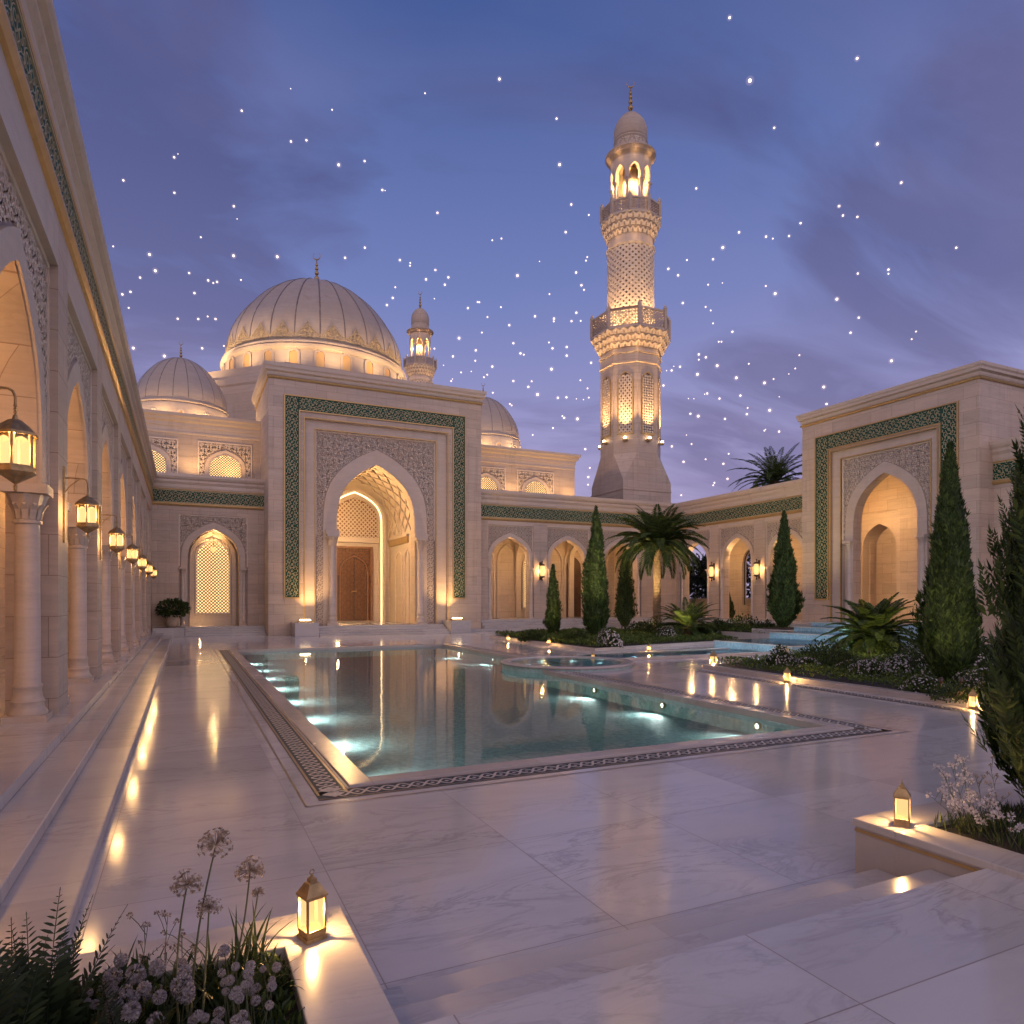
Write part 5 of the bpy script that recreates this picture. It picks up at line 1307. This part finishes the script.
fern((-.22,3.05,.47), 3, 'arching fern in the middle of the foreground bed', 14, .62, R(60), R(60), (35,70))
fern((-.60,3.35,.47), 5, 'dark fern nearest the arcade steps in the foreground bed', 18, .70, R(110), R(80), (50,82))
fern((-.05,2.35,.47), 6, 'low dark fern at the bottom edge between flowers', 14, .55, R(90), R(100), (40,75))
fern((-.30,2.55,.47), 4, 'low fern behind the white flower balls', 9, .55, R(60), PI, (25,70))
struct(groundcover('bed_foliage', 'shrub', [(-.70,1.6),(-.12,1.6),(-.02,3.2),(-.15,4.05),(-.70,4.05)], 5200, 19, .26, .065, .47, .9, .24), 'stuff')
def balls(px, py, d, k, rad, seed, label, spread=.12):
    "a clump of papery white flower balls on stems"
    r = random.Random(seed); c = at(px, py, d); base = Vector((c.x, c.y-.06, .47)); root = thing('flower_clump', label, 'flowers', base, 'white flower clumps in the foreground bed')
    s = MB()
    for i in range(k):
        f = MB(); h = c + Vector((r.uniform(-1,1)*spread, r.uniform(-1,1)*spread, r.uniform(-.6,.8)*spread)); q = rad*r.uniform(.7,1.15)
        stalk(s, base+Vector((r.uniform(-.05,.05), r.uniform(-.05,.05), 0)), h, (0,0,.02), .003, .002, 5)
        for m in range(85):
            v = rdir(r); t1 = v.cross(rdir(r)).normalized(); t2 = v.cross(t1); p = h+v*q*.72
            for w in range(3):
                a = 2*PI*w/3; dd = (t1*math.cos(a)+t2*math.sin(a)+v*.9).normalized(); leafquad(f, p, dd, dd.cross(v).normalized(), q*.42, q*.17, .3)
        f.build('flower_head', M['petal'], root)
    s.build('stems', M['stem'], root)
for i, (px, py, d, k, rd, sp, lab) in enumerate([(112,968,3.3,2,.044,.06,'white flower balls left of the others in the foreground bed'),(150,966,3.25,2,.044,.06,'pair of large white flower balls below the lowest globe head'),(192,978,3.2,2,.045,.05,'single large white ball right of the pair'),
        (140,1006,3.05,6,.038,.11,'dense drift of white flower balls at the bottom edge'),(112,1020,2.95,4,.036,.08,'white flower balls at the bottom edge, far left of the drift'),(184,998,3.1,2,.040,.04,'white ball below the single large one'),
        (232,972,3.25,6,.026,.09,'small white blossoms among the grass blades'),(262,985,3.35,9,.022,.10,'small white blossoms nearest the planter cap'),(232,1004,3.1,8,.024,.10,'small white blossoms at the bottom right of the bed'),(206,1016,3.0,7,.026,.09,'small white blossoms at the bottom edge below the grass'),(160,985,3.3,6,.026,.10,'small white blossoms between the large balls and the grass'),(250,1010,3.0,6,.022,.10,'small white blossoms by the inner corner of the planter cap'),(90,990,3.1,5,.026,.10,'small white blossoms half hidden by the ferns')]):
    balls(px, py, d, k, rd, 30+i, lab, sp)
def tuft(px, d, n, L_, seed, label, wid=.012):
    r = random.Random(seed); q = at(px, 950, d); b = Vector((q.x, q.y, .47)); root = thing('grass_tuft', label, 'grass tuft', b, 'strappy grass tufts in the foreground beds', world=False); mb = MB()
    for i in range(n):
        az = r.uniform(0,2*PI); e = R(r.uniform(50,88)); dr = R(r.uniform(15,85)); l = L_*r.uniform(.6,1.1); hz = Vector((math.cos(az), math.sin(az), 0)); sd = Vector((-hz.y, hz.x, 0)); p = Vector((r.uniform(-.07,.07), r.uniform(-.07,.07), 0)); pr = None
        for k in range(8):
            w = wid*(1-k/7)**.7; cur = (p+sd*w, p-sd*w)
            if pr: mb.add((pr[0], pr[1], cur[1], cur[0]), ((0,1,2,3),))
            pr = cur; q_ = e-dr*(k/7)**1.4; p = p + (hz*math.cos(q_)+Vector((0,0,1))*math.sin(q_))*(l/7)
    mb.build('blades', M['grass'], root, org=Vector((0,0,0)))
for i, (px, d, n, l, lab) in enumerate([(245,3.75,34,.42,'broad grass tuft beside the lantern at the lower left'),(215,3.6,40,.38,'grass tuft at the feet of the globe flowers'),(262,3.6,34,.30,'short grass tuft along the planter cap'),(180,3.5,34,.34,'grass tuft among the large white balls'),(235,3.35,40,.30,'short grass tuft at the bottom of the left bed'),(130,3.5,30,.34,'grass tuft beside the fern')]): tuft(px, d, n, l, 60+i, lab)
def sprig(px, py, d, base, seed, label, k=7, mat='seed', big=1.0):
    "thin branching stem with small heads"
    r = random.Random(seed); tip = at(px, py, d); base = Vector(base); root = thing('wild_flower', label, 'flower', base, 'thin wild flower stems', )
    s = MB(); f = MB(); pts = stalk(s, base, tip, (r.uniform(-.03,.03), 0, 0), .0032, .0015, 10)
    for i in range(k):
        b = pts[4+i*6//k]; e = b + Vector((r.uniform(-.09,.09), r.uniform(-.06,.06), r.uniform(.04,.12))); s.tube([b, b.lerp(e,.5)+Vector((0,0,.01)), e], .0018, 4)
        heads = [e] + ([tip] if i == 0 else [])
        for h in heads:
            for m in range(16):
                v = rdir(r); leafquad(f, h+v*.006*big, (v+Vector((0,0,.4))).normalized(), v.cross(rdir(r)).normalized(), .014*big, .005*big)
    s.build('stem', M['stem'], root); f.build('flower_heads', M[mat], root)
for i, (px, py, d, lab) in enumerate([(168,915,3.55,'thin stem with brown heads left of the small globe head'),(182,935,3.6,'thin stem with tiny heads below the left globe head'),(148,925,3.5,'thin stem with tiny heads above the left white balls'),(295,975,3.95,'thin dark sprig in front of the planter cap'),(318,995,3.9,'thin dark sprig at the outer end of the planter cap'),(335,1000,3.95,'outermost thin dark sprig over the white planter cap')]):
    g = at(px, 1000, d-.1); sprig(px, py, d, (min(g.x, .45), g.y-.05, .47), 80+i, lab, 6)
struct(groundcover('bed_foliage', 'shrub', [(-.70,1.6),(.50,1.6),(.50,4.1),(-.70,4.1)], 9000, 9, .10, .06, .45, .9, .2), 'stuff')
# lower right bed
for i, (px, py, d, lab) in enumerate([(941,768,5.7,'pale flower spike leaning left behind the right lantern'),(951,765,5.8,'pale flower spike on a long stem right of the leaning one'),(963,760,5.9,'tallest pale flower spike by the near cypress'),(929,795,5.6,'round white flower nearest the right lantern'),(950,804,5.5,'white flower low behind the right lantern'),(975,775,5.9,'brownish seed stem by the near cypress'),(990,765,6.0,'brownish seed stem half behind the near cypress'),(985,800,5.6,'white flower stem under the near cypress'),(1000,815,5.4,'white flower stem at the right edge bed'),(970,800,5.6,'white flower stem in the middle of the right bed')]):
    g = at(px+12, 830, d); sprig(px, py, d, (max(g.x, 6.05), min(g.y, 3.9), .505), 100+i, lab, 9, 'blossom' if i not in (5,6) else 'seed', 1.0 if i in (5,6) else 1.7)
for i in range(9):
    x, y = 6.2+.25*(i % 4)+.07*i, 3.75-.3*(i//3); v = Vector((x, y, 0)); dd = v.x*ST+v.y*CT; tuft(512+FPX*(v.x*CT-v.y*ST)/dd, dd, 26, .26, 120+i, ['fine grass tuft next to the right lantern','fine grass tuft under the pale spikes','fine grass tuft behind the right planter cap','fine grass tuft at the foot of the near cypress','fine grass tuft midway along the right planter','fine grass tuft between spikes and cypress','fine grass tuft at the near end of the right planter','fine grass tuft below the white flowers','fine grass tuft at the right picture edge'][i], .005)
struct(groundcover('bed_foliage', 'grass', [(5.99,1.2),(9.5,1.2),(9.5,3.93),(5.99,3.93)], 9000, 10, .12, .10, .49, 1.6, .06), 'stuff')
# ------------------------------------------------------------------ lanterns
def floor_lantern(loc, h, label, w=25, rz=0.0, name='lantern'):
    t = thing(name, label, 'lantern', loc, 'brass candle lanterns', world=False); Z = Vector((0,0,0)); k = h/.42
    H = k; k = k*.80
    def bx(mb, a, z0, z1): mb.box(-a*k, a*k, -a*k, a*k, z0*H, z1*H)
    b = MB(); bx(b, .085, 0, .025); bx(b, .075, .025, .045); bx(b, .08, .045, .055); b.build('base', M['brass'], t, org=Z)
    f = MB()
    for sx in (-1, 1):
        for sy in (-1, 1): f.box((sx*.072-.008)*k, (sx*.072+.008)*k, (sy*.072-.008)*k, (sy*.072+.008)*k, .055*H, .27*H)
    for z in (.06, .262):
        for s in (-1, 1): f.box(-.072*k, .072*k, (s*.072-.006)*k, (s*.072+.006)*k, (z-.006)*H, (z+.006)*H); f.box((s*.072-.006)*k, (s*.072+.006)*k, -.072*k, .072*k, (z-.006)*H, (z+.006)*H)
    f.build('frame', M['brass'], t, org=Z)
    g = MB(); g.box(-.066*k, .066*k, -.066*k, .066*k, .056*H, .266*H); g.build('glass', M['lampglass'], t, org=Z)
    r_ = MB(); q = math.sqrt(2)
    r_.lathe([(.090*q*k,.268*H),(.090*q*k,.28*H),(.076*q*k,.295*H),(.042*q*k,.345*H),(.028*q*k,.352*H),(.028*q*k,.37*H),(.012*k,.385*H)], 4, (0,0,0), PI/4); ro = r_.build('roof', M['brass'], t, org=Z)
    rg = MB(); rg.ball((0,0,.388*H), .013*k, 8, 5); rg.tube([(.018*k*math.sin(a),0,.41*H+.018*k*math.cos(a)) for a in [2*PI*i/12 for i in range(13)]], .004*k, 5); rg.build('ring', M['brass'], ro, org=Z)
    t.rotation_euler = (0,0,rz)
    if w:
        x, y, z = loc; lamp('POINT', 'candle_light', (x, y, z+.15*H), w, WARM, .022*k)
    return t
p = ground(312, 938, .55); floor_lantern((p.x, p.y, .551), .40, 'brass lantern with frosted glass on the white planter cap at the lower left', 30, R(18))
p = ground(902, 825, .55); floor_lantern((p.x, p.y, .551), .40, 'brass lantern with pyramid roof on the planter wall at the lower right', 30, R(33))
for px, by, z, h, lab in ((973,709.5,.0,.50,'lantern on the marble by the right bed, before the large cypress'),(787,683,.0,.50,'lantern at the curb of the right bed, beside the white flowering shrub'),(713.5,667,0,.66,'tall lantern standing alone on the marble by the tip of the right bed'),
                          (786,655,.2,.42,'small lantern low by the foot of the cascade'),(593,660,0,.36,'small lantern on the curb in front of the white flowering shrub'),(649,651,.16,.36,'small lantern below the low spiky palm'),(549,644,.16,.34,'small lantern at the foot of the small dark cypress'),(508,641,.05,.42,'small lantern at the left tip of the middle bed'),(632,636,.16,.36,'small lantern in the middle bed before the date palm'),(803,690,.02,.30,'short lantern among leaves at the right bed curb')):
    if 803 == px: continue
    p = ground(px, by, z); floor_lantern((p.x, p.y, z+.006), h, lab, 60 if px > 700 else 60, R(20))
# wall lanterns of the left arcade
def wall_lantern(y, z, label):
    t = thing('wall_lantern', label, 'wall lantern', (-2.1, y, z), 'wall lanterns along the left arcade', world=False); Z = Vector((0,0,0))
    b = MB(); b.box(.0,.03,-.05,.05,-.55,.75); b.build('bracket_plate', M['brass'], t, org=Z)
    a = MB(); a.tube([(.02,0,.55),(.12,0,.56),(.30,0,.56),(.34,0,.54),(.36,0,.48),(.36,0,.40)], .014, 6); a.tube([(.02,0,.30),(.10,0,.42),(.24,0,.55)], .009, 5)
    for i in range(4): a.ball((.36,0,.40-.035*i), .018, 6, 4)
    a.build('arm', M['brass'], t, org=Z)
    c = (.36,0,0); n = 6
    cp = MB().lathe([(.205,.095),(.205,.125),(.16,.17),(.07,.245),(.03,.262),(.02,.30),(0,.31)], n, c, PI/6); cp.build('cap', M['brass'], t, org=Z)
    bs = MB().lathe([(0,-.46),(.018,-.44),(.022,-.40),(.012,-.38),(.05,-.355),(.15,-.29),(.185,-.265),(.185,-.235)], n, c, PI/6); bs.build('base', M['brass'], t, org=Z)
    fr = MB()
    for i in range(n):
        q = PI/6+2*PI*i/n; q2 = q+2*PI/n; A, B = Vector((.36+.168*math.cos(q), .168*math.sin(q), 0)), Vector((.36+.168*math.cos(q2), .168*math.sin(q2), 0)); u = (B-A)
        fr.tube([A+Vector((0,0,-.24)), A+Vector((0,0,.10))], .014, 5)
        l = u.length; u.normalize(); nn = Vector((u.y, -u.x, 0)); P = lambda s, zz, k, A=A, u=u, nn=nn: A+u*s+nn*k+Vector((0,0,zz))
        ap = arch(l*.33, .02, .075, l/2)
        for (ua, za), (ub, zb) in zip(ap, ap[1:]): fr.quad(P(ua,za,0), P(ub,zb,0), P(ub,.10,0), P(ua,.10,0))
        fr.pbox(P, 0, l, -.24, -.20, -.006, .006)
    fr.build('frame', M['brass'], t, org=Z)
    g = MB().lathe([(.150,-.232),(.150,.094)], n, c, PI/6); g.build('glass', M['bigglass'], t, org=Z)
    lamp('POINT', 'wall_lantern_light', (-2.1+.40, y, z-.06), 100, WARM, .13)
    t.scale = (1.12, 1.12, 1.12)
    return t
wl = ['largest wall lantern, nearest on the left edge','second nearest wall lantern on the left arcade','third wall lantern of the left arcade','fourth wall lantern of the left arcade','fifth wall lantern, third from the far end','sixth wall lantern, last but one before the stone wing','farthest wall lantern, beside the stone wing']
for i, lab in enumerate(wl): wall_lantern(8.7+6.3*i+.56, 4.26, lab)
# hanging lanterns inside the left arcade
for i in range(4):
    y = 6.1+6.3*i; t = thing('hanging_lantern', 'lantern hanging inside the left arcade, %s' % ['behind the nearest arch','behind the second arch','behind the third arch','behind the fourth arch'][i], 'hanging lantern', (-3.9, y, 4.0), 'lanterns hanging inside the arcade', world=False); Z = Vector((0,0,0))
    MB().tube([(0,0,.3),(0,0,4.9)], .012, 5).build('chain', M['brass'], t, org=Z)
    MB().lathe([(.18,.10),(.18,.13),(.06,.24),(.02,.3),(0,.31)], 6).build('cap', M['brass'], t, org=Z); MB().lathe([(0,-.4),(.05,-.34),(.16,-.26),(.16,-.23)], 6).build('base', M['brass'], t, org=Z); MB().lathe([(.14,-.23),(.14,.10)], 6).build('glass', M['bigglass'], t, org=Z)
# sconces right of the portal
def sconce(loc, n, label):
    t = thing('sconce', label, 'sconce', loc, 'wall sconces of the cloister', world=False); Z = Vector((0,0,0)); n = Vector(n); c = n*.3
    P = lambda u, z, k: Vector((-n.y*u, n.x*u, z)) + n*k
    MB().pbox(P, -.12, .12, -.75, .75, 0, .04).build('plate', M['iron'], t, org=Z)
    f = MB()
    for z in (-.5, .5): f.lathe([(.2,z-.07),(.24,z),(.2,z+.07),(.05,z+.12*(1 if z > 0 else -1))], 10, (c.x,c.y,0)); f.pbox(P, -.03, .03, z-.03, z+.03, 0, .3)
    f.ball((c.x,c.y,.78), .07, 8, 5); f.ball((c.x,c.y,-.78), .07, 8, 5); f.tube([(c.x,c.y,.5),(c.x,c.y,.78)], .03); f.tube([(c.x,c.y,-.5),(c.x,c.y,-.78)], .03)
    f.build('frame', M['iron'], t, org=Z)
    MB().lathe([(.15,-.44),(.19,-.2),(.19,.2),(.15,.44)], 12, (c.x,c.y,0)).build('glass', M['bigglass'], t, True, org=Z)
    L0 = Vector(loc) + n*.3
    lamp('POINT', 'sconce_light', L0, 150, WARM, .06)
sconce((27.7, 52.6, 5.05), (0,-1,0), 'lit wall sconce between the first two arches right of the portal')
sconce((42.3, 47.4, 5.05), (-1,0,0), 'lit wall sconce on the right arcade nearest the date palm')
sconce((42.3, 42.1, 5.05), (-1,0,0), 'lit wall sconce on the right arcade nearest the broad cypress')
t = thing('pendant_lamp', 'glowing pendant inside the first arch right of the portal', 'pendant lamp', (23.6, 55.6, 6.0)); MB().ball((23.6,55.6,6.0), .24, 12, 8).build('globe', M['lampglass'], t, True); MB().tube([(23.6,55.6,6.2),(23.6,55.6,9.0)], .02).build('rod', M['brass'], t)
def spotlight(px, d, z, aim, w, label, cone=70):
    p = at(px, 600, d); p.z = z; t = thing('garden_spotlight', label, 'garden light', (p.x, p.y, z), 'small garden spotlights in the beds')
    aim = at(*aim); dr = (aim-p).normalized()
    MB().tube([p, p+Vector((0,0,.14))], .012, 6).build('stake', M['iron'], t); q = p+Vector((0,0,.16)); MB().tube([q-dr*.06, q+dr*.08], .045, 10).build('housing', M['iron'], t)
    sd = dr.cross(Vector((1,0,.1))).normalized(); up = sd.cross(dr); m = MB(); m.add([q+dr*.082+sd*.04*math.cos(a)+up*.04*math.sin(a) for a in [2*PI*k/10 for k in range(10)]], (tuple(range(10)),)); m.build('lens', M['bulb'], t)
    lamp('SPOT', 'garden_spot', q+dr*.11, w, (1,.74,.34), .03, aim, cone=cone, blend=1)
for px, d, z, aim, w, lab in ((556,40.2,.5,(553,610,42),450,'spotlight at the foot of the small dark cypress'),(601,38.0,.5,(597,580,40),1400,'spotlight at the foot of the tall cypress left of the palm'),(622,47.8,.5,(625,595,49.5),800,'spotlight at the foot of the slim cypress by the palm trunk'),
    (652,49.8,.5,(657,535,52),2200,'spotlight at the foot of the date palm'),(683,41.6,.5,(687,604,44),420,'spotlight under the low spiky palm'),(781,43.4,.8,(784,580,46),1700,'spotlight at the raised box of the broad cypress'),
    (869,25.2,.48,(873,625,27.5),750,'spotlight under the large low palm'),(941,16.6,.45,(950,610,18.2),75,'spotlight left of the large cypress trunk'),(961,16.6,.45,(952,610,18.2),60,'spotlight right of the large cypress trunk'),(736,45.4,.85,(735,612,48),60,'spotlight before the smallest cypress')):
    spotlight(px, d, z, aim, w, lab)
# ------------------------------------------------------------------ lights floating in the evening sky
RAW = [
 (100,60,3.938,"558,200 751,113t 914,196s 752,321 813,316 940,413L 292,383 307,370t 92,474 293,523 527,576 540,626t 397,698s 52,734s 195,766L 218,830L 158,857 351,839 526,771L 698,775L 965,779 88,923 120,913 113,976s 372,918 426,868 446,878s 461,874 555,866s 306,1019 387,1020 424,1010s 455,1020"),
 (100,280,6.4,"213,436L 412,487L 654,437 793,422s"),
 (360,60,3.938,"549,75L 256,131s 774,231 786,412L 832,569 901,610s 810,678 18,398 88,512 99,514t 305,602 19,739 521,710s 557,703s 157,788 198,799s 197,810s 297,827 348,856 260,864 334,885 139,895s 129,937 106,965 707,793t 620,849L 895,776s 890,790s 851,837 872,887 882,905s 746,922s 293,940t 425,977 463,953s 470,954s"),
 (360,280,3.938,"555,107s 502,146s 588,178 689,143 764,152 763,163s 852,129 833,162 869,161s 480,207s 390,229L 293,270s 456,277 366,301 329,336t 454,318s 604,249 632,289 645,294s 744,246s 758,269 814,264 814,298 521,341 398,364s 438,360t 501,373s 488,383s 754,351L 910,326 364,390t 359,398s 604,398 676,399s 663,421 868,395s 896,427s 699,451L 779,464 813,462 901,463s 523,444s 590,488s 597,494s 797,536s 804,543 856,547L 760,583s 680,610s 615,600t 887,666 905,740s 899,776 898,806s 852,468t 880,471t"),
 (640,180,5.12,"288,43 507,268 645,290 680,300s 763,287 822,221 424,346L 374,406 240,410s 145,455 195,488 349,536s 422,527t 644,543s 692,582L 1007,610 219,630 336,650s 362,668s 374,734s 473,777 403,828s 417,828s 301,893 301,920s 337,908 205,956 173,954t 162,975 136,976t 395,951L 294,995L 557,941s 816,897s 795,965s 762,993t 493,1013L 1018,134"),
 (640,330,5.12,"637,271L 684,251s 941,292L 120,284 344,325 331,329t 248,351t 276,352t 407,351 514,336 713,342t 258,429 298,441L 551,399s 547,431 664,411L 435,455 955,379 637,515s 643,509t 712,520 238,538t 264,584s 163,596 336,662s 454,634s 427,685 223,675 448,762 381,782s 375,795s 211,846s"),
 (824,180,5.12,"395,14 78,134 97,182 171,189 173,479 330,459 330,480s 677,347 66,610L 178,705 136,782 471,776s 449,815s 345,926L"),
 (640,0,2.667,"239,47L 293,215X 579,156L 358,341 633,384L 697,487"),
]
proto = None
PXR = dict(X=2.5, L=1.8, m=1.32, s=.95, t=.58)
rr = random.Random(11); cnt = 0
for ox, oy, sc, txt in RAW:
    for w_ in txt.split():
        kd = w_[-1] if w_[-1] in 'XLst' else 'm'; xs_, ys_ = w_.rstrip('XLst').split(','); px, py = ox+float(xs_)/sc, oy+float(ys_)/sc
        d = .30*FPX/PXR[kd]*rr.uniform(.95,1.05)
        p = at(px, py, d)
        if proto is None:
            o = MB().ball((0,0,0), .19, 12, 8).build('floating_light', M['star'], None, True); proto = o
            proto_h = MB().ball((0,0,0), .52, 12, 8).build('halo', M['halo'], o, True, org=Vector((0,0,0)))
        else:
            o = proto.copy(); COL.objects.link(o); hc = proto_h.copy(); COL.objects.link(hc); hc.parent = o
        o.location = p
        where = ('left of the great dome' if px < 225 else 'above the great dome' if px < 400 else 'between great dome and minaret' if px < 600 else 'above the tall minaret' if px < 660 and py < 90 else 'right of the tall minaret' if px < 800 else 'above the right portal')
        hi = 'high in the sky' if py < 170 else 'half way up the sky' if py < 300 else 'low in the sky'
        sz = dict(X='largest glowing orb', L='large glowing orb', m='glowing orb', s='small glowing orb', t='faint tiny glowing orb')[kd]
        tag(o, '%s %s, %s' % (sz, hi, where), 'floating light', 'glowing orbs floating in the evening sky'); cnt += 1
# ------------------------------------------------------------------ world, camera, render settings
W = bpy.data.worlds.new('World'); S.world = W; W.use_nodes = True; nt = W.node_tree
bg = nt.nodes['Background']; out = nt.nodes['World Output']
tc = N(nt, 'ShaderNodeTexCoord'); sp = N(nt, 'ShaderNodeSeparateXYZ'); L(nt, tc.outputs['Generated'], sp.inputs[0])
z = mth(nt, 'MAXIMUM', sp.outputs[2], 0.0)
grad = ramp(nt, z, [(0, (.325,.272,.400)), (.17, (.285,.256,.435)), (.40, (.130,.165,.370)), (.66, (.044,.078,.228)), (1, (.022,.040,.150))]).outputs[0]
dv = N(nt, 'ShaderNodeVectorMath', operation='DIVIDE'); L(nt, tc.outputs['Generated'], dv.inputs[0])
den = N(nt, 'ShaderNodeCombineXYZ'); dz = mth(nt, 'ADD', z, .16)
for i in range(3): L(nt, dz, den.inputs[i])
L(nt, den.outputs[0], dv.inputs[1])
cm = mapping(nt, dv.outputs[0], (.55,1.25,0), (2.3,.4,0), (0,0,R(-62)))
cn = noise(nt, cm, 1.7, 9, .56, 1.1)
def bank(px, py, width):
    v = at(px, py, 1.0) - Vector((0,0,EYE)); v.normalize(); d_ = N(nt, 'ShaderNodeVectorMath', operation='DOT_PRODUCT'); L(nt, tc.outputs['Generated'], d_.inputs[0]); d_.inputs[1].default_value = v
    r_ = N(nt, 'ShaderNodeMapRange'); r_.interpolation_type = 'SMOOTHSTEP'; L(nt, d_.outputs['Value'], r_.inputs[0]); r_.inputs[1].default_value = math.cos(R(width)); r_.inputs[2].default_value = 1.0
    return r_.outputs[0]
bk = None
for b_ in ((960,255,13),(860,300,9),(790,430,12),(100,110,12),(200,140,11),(180,255,13),(300,190,8)):
    q_ = bank(*b_); bk = q_ if bk is None else mth(nt, 'MAXIMUM', bk, q_)
cl = ramp(nt, mth(nt, 'ADD', cn, mth(nt, 'MULTIPLY', bk, .20)), [(.54, (0,0,0)), (.76, (1,1,1))]).outputs[0]
ccol = ramp(nt, z, [(0, (.25,.185,.33)), (.2, (.115,.105,.215)), (.5, (.062,.060,.150)), (1, (.05,.05,.14))]).outputs[0]
sky = mixc(nt, mth(nt, 'MULTIPLY', cl, .64), grad, ccol)
hl = ramp(nt, noise(nt, mapping(nt, dv.outputs[0], (.7,1.1,0), (7.7,3.4,0), (0,0,R(-50))), 1.0, 5, .55, .4), [(.52,(0,0,0)),(.75,(1,1,1))]).outputs[0]
sky = mixc(nt, mth(nt, 'MULTIPLY', hl, .22), sky, (.26,.215,.36))
# afterglow added to the sky behind the camera, to the south, to brighten the facades
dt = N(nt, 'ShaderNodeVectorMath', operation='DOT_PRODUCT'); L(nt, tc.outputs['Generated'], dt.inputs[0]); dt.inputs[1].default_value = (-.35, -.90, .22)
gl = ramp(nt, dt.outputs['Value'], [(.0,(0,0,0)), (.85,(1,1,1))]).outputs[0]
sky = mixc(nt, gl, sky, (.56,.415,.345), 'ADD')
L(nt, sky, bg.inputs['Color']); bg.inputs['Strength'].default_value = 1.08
cam = bpy.data.cameras.new('Camera'); co = bpy.data.objects.new('Camera', cam); COL.objects.link(co)
co.location = (0,0,EYE); co.rotation_euler = (R(90), 0, -TH); cam.sensor_width = 36; cam.lens = FPX/1024*36; cam.shift_y = 88/1024; cam.clip_end = 6000; cam.clip_start = .05
S.camera = co
S.render.engine = 'CYCLES'
S.view_settings.view_transform = 'Standard'; S.view_settings.look = 'None'; S.view_settings.gamma = 1; S.view_settings.exposure = 0.35
c = S.cycles; c.use_denoising = True; c.max_bounces = 8; c.diffuse_bounces = 3; c.glossy_bounces = 4; c.transparent_max_bounces = 12; c.sample_clamp_indirect = 4; c.sample_clamp_direct = 0; c.caustics_reflective = False; c.caustics_refractive = False
c.use_light_tree = True; c.light_sampling_threshold = .01
c.denoising_prefilter = 'ACCURATE'
try: c.denoiser = 'OPENIMAGEDENOISE'
except Exception: pass
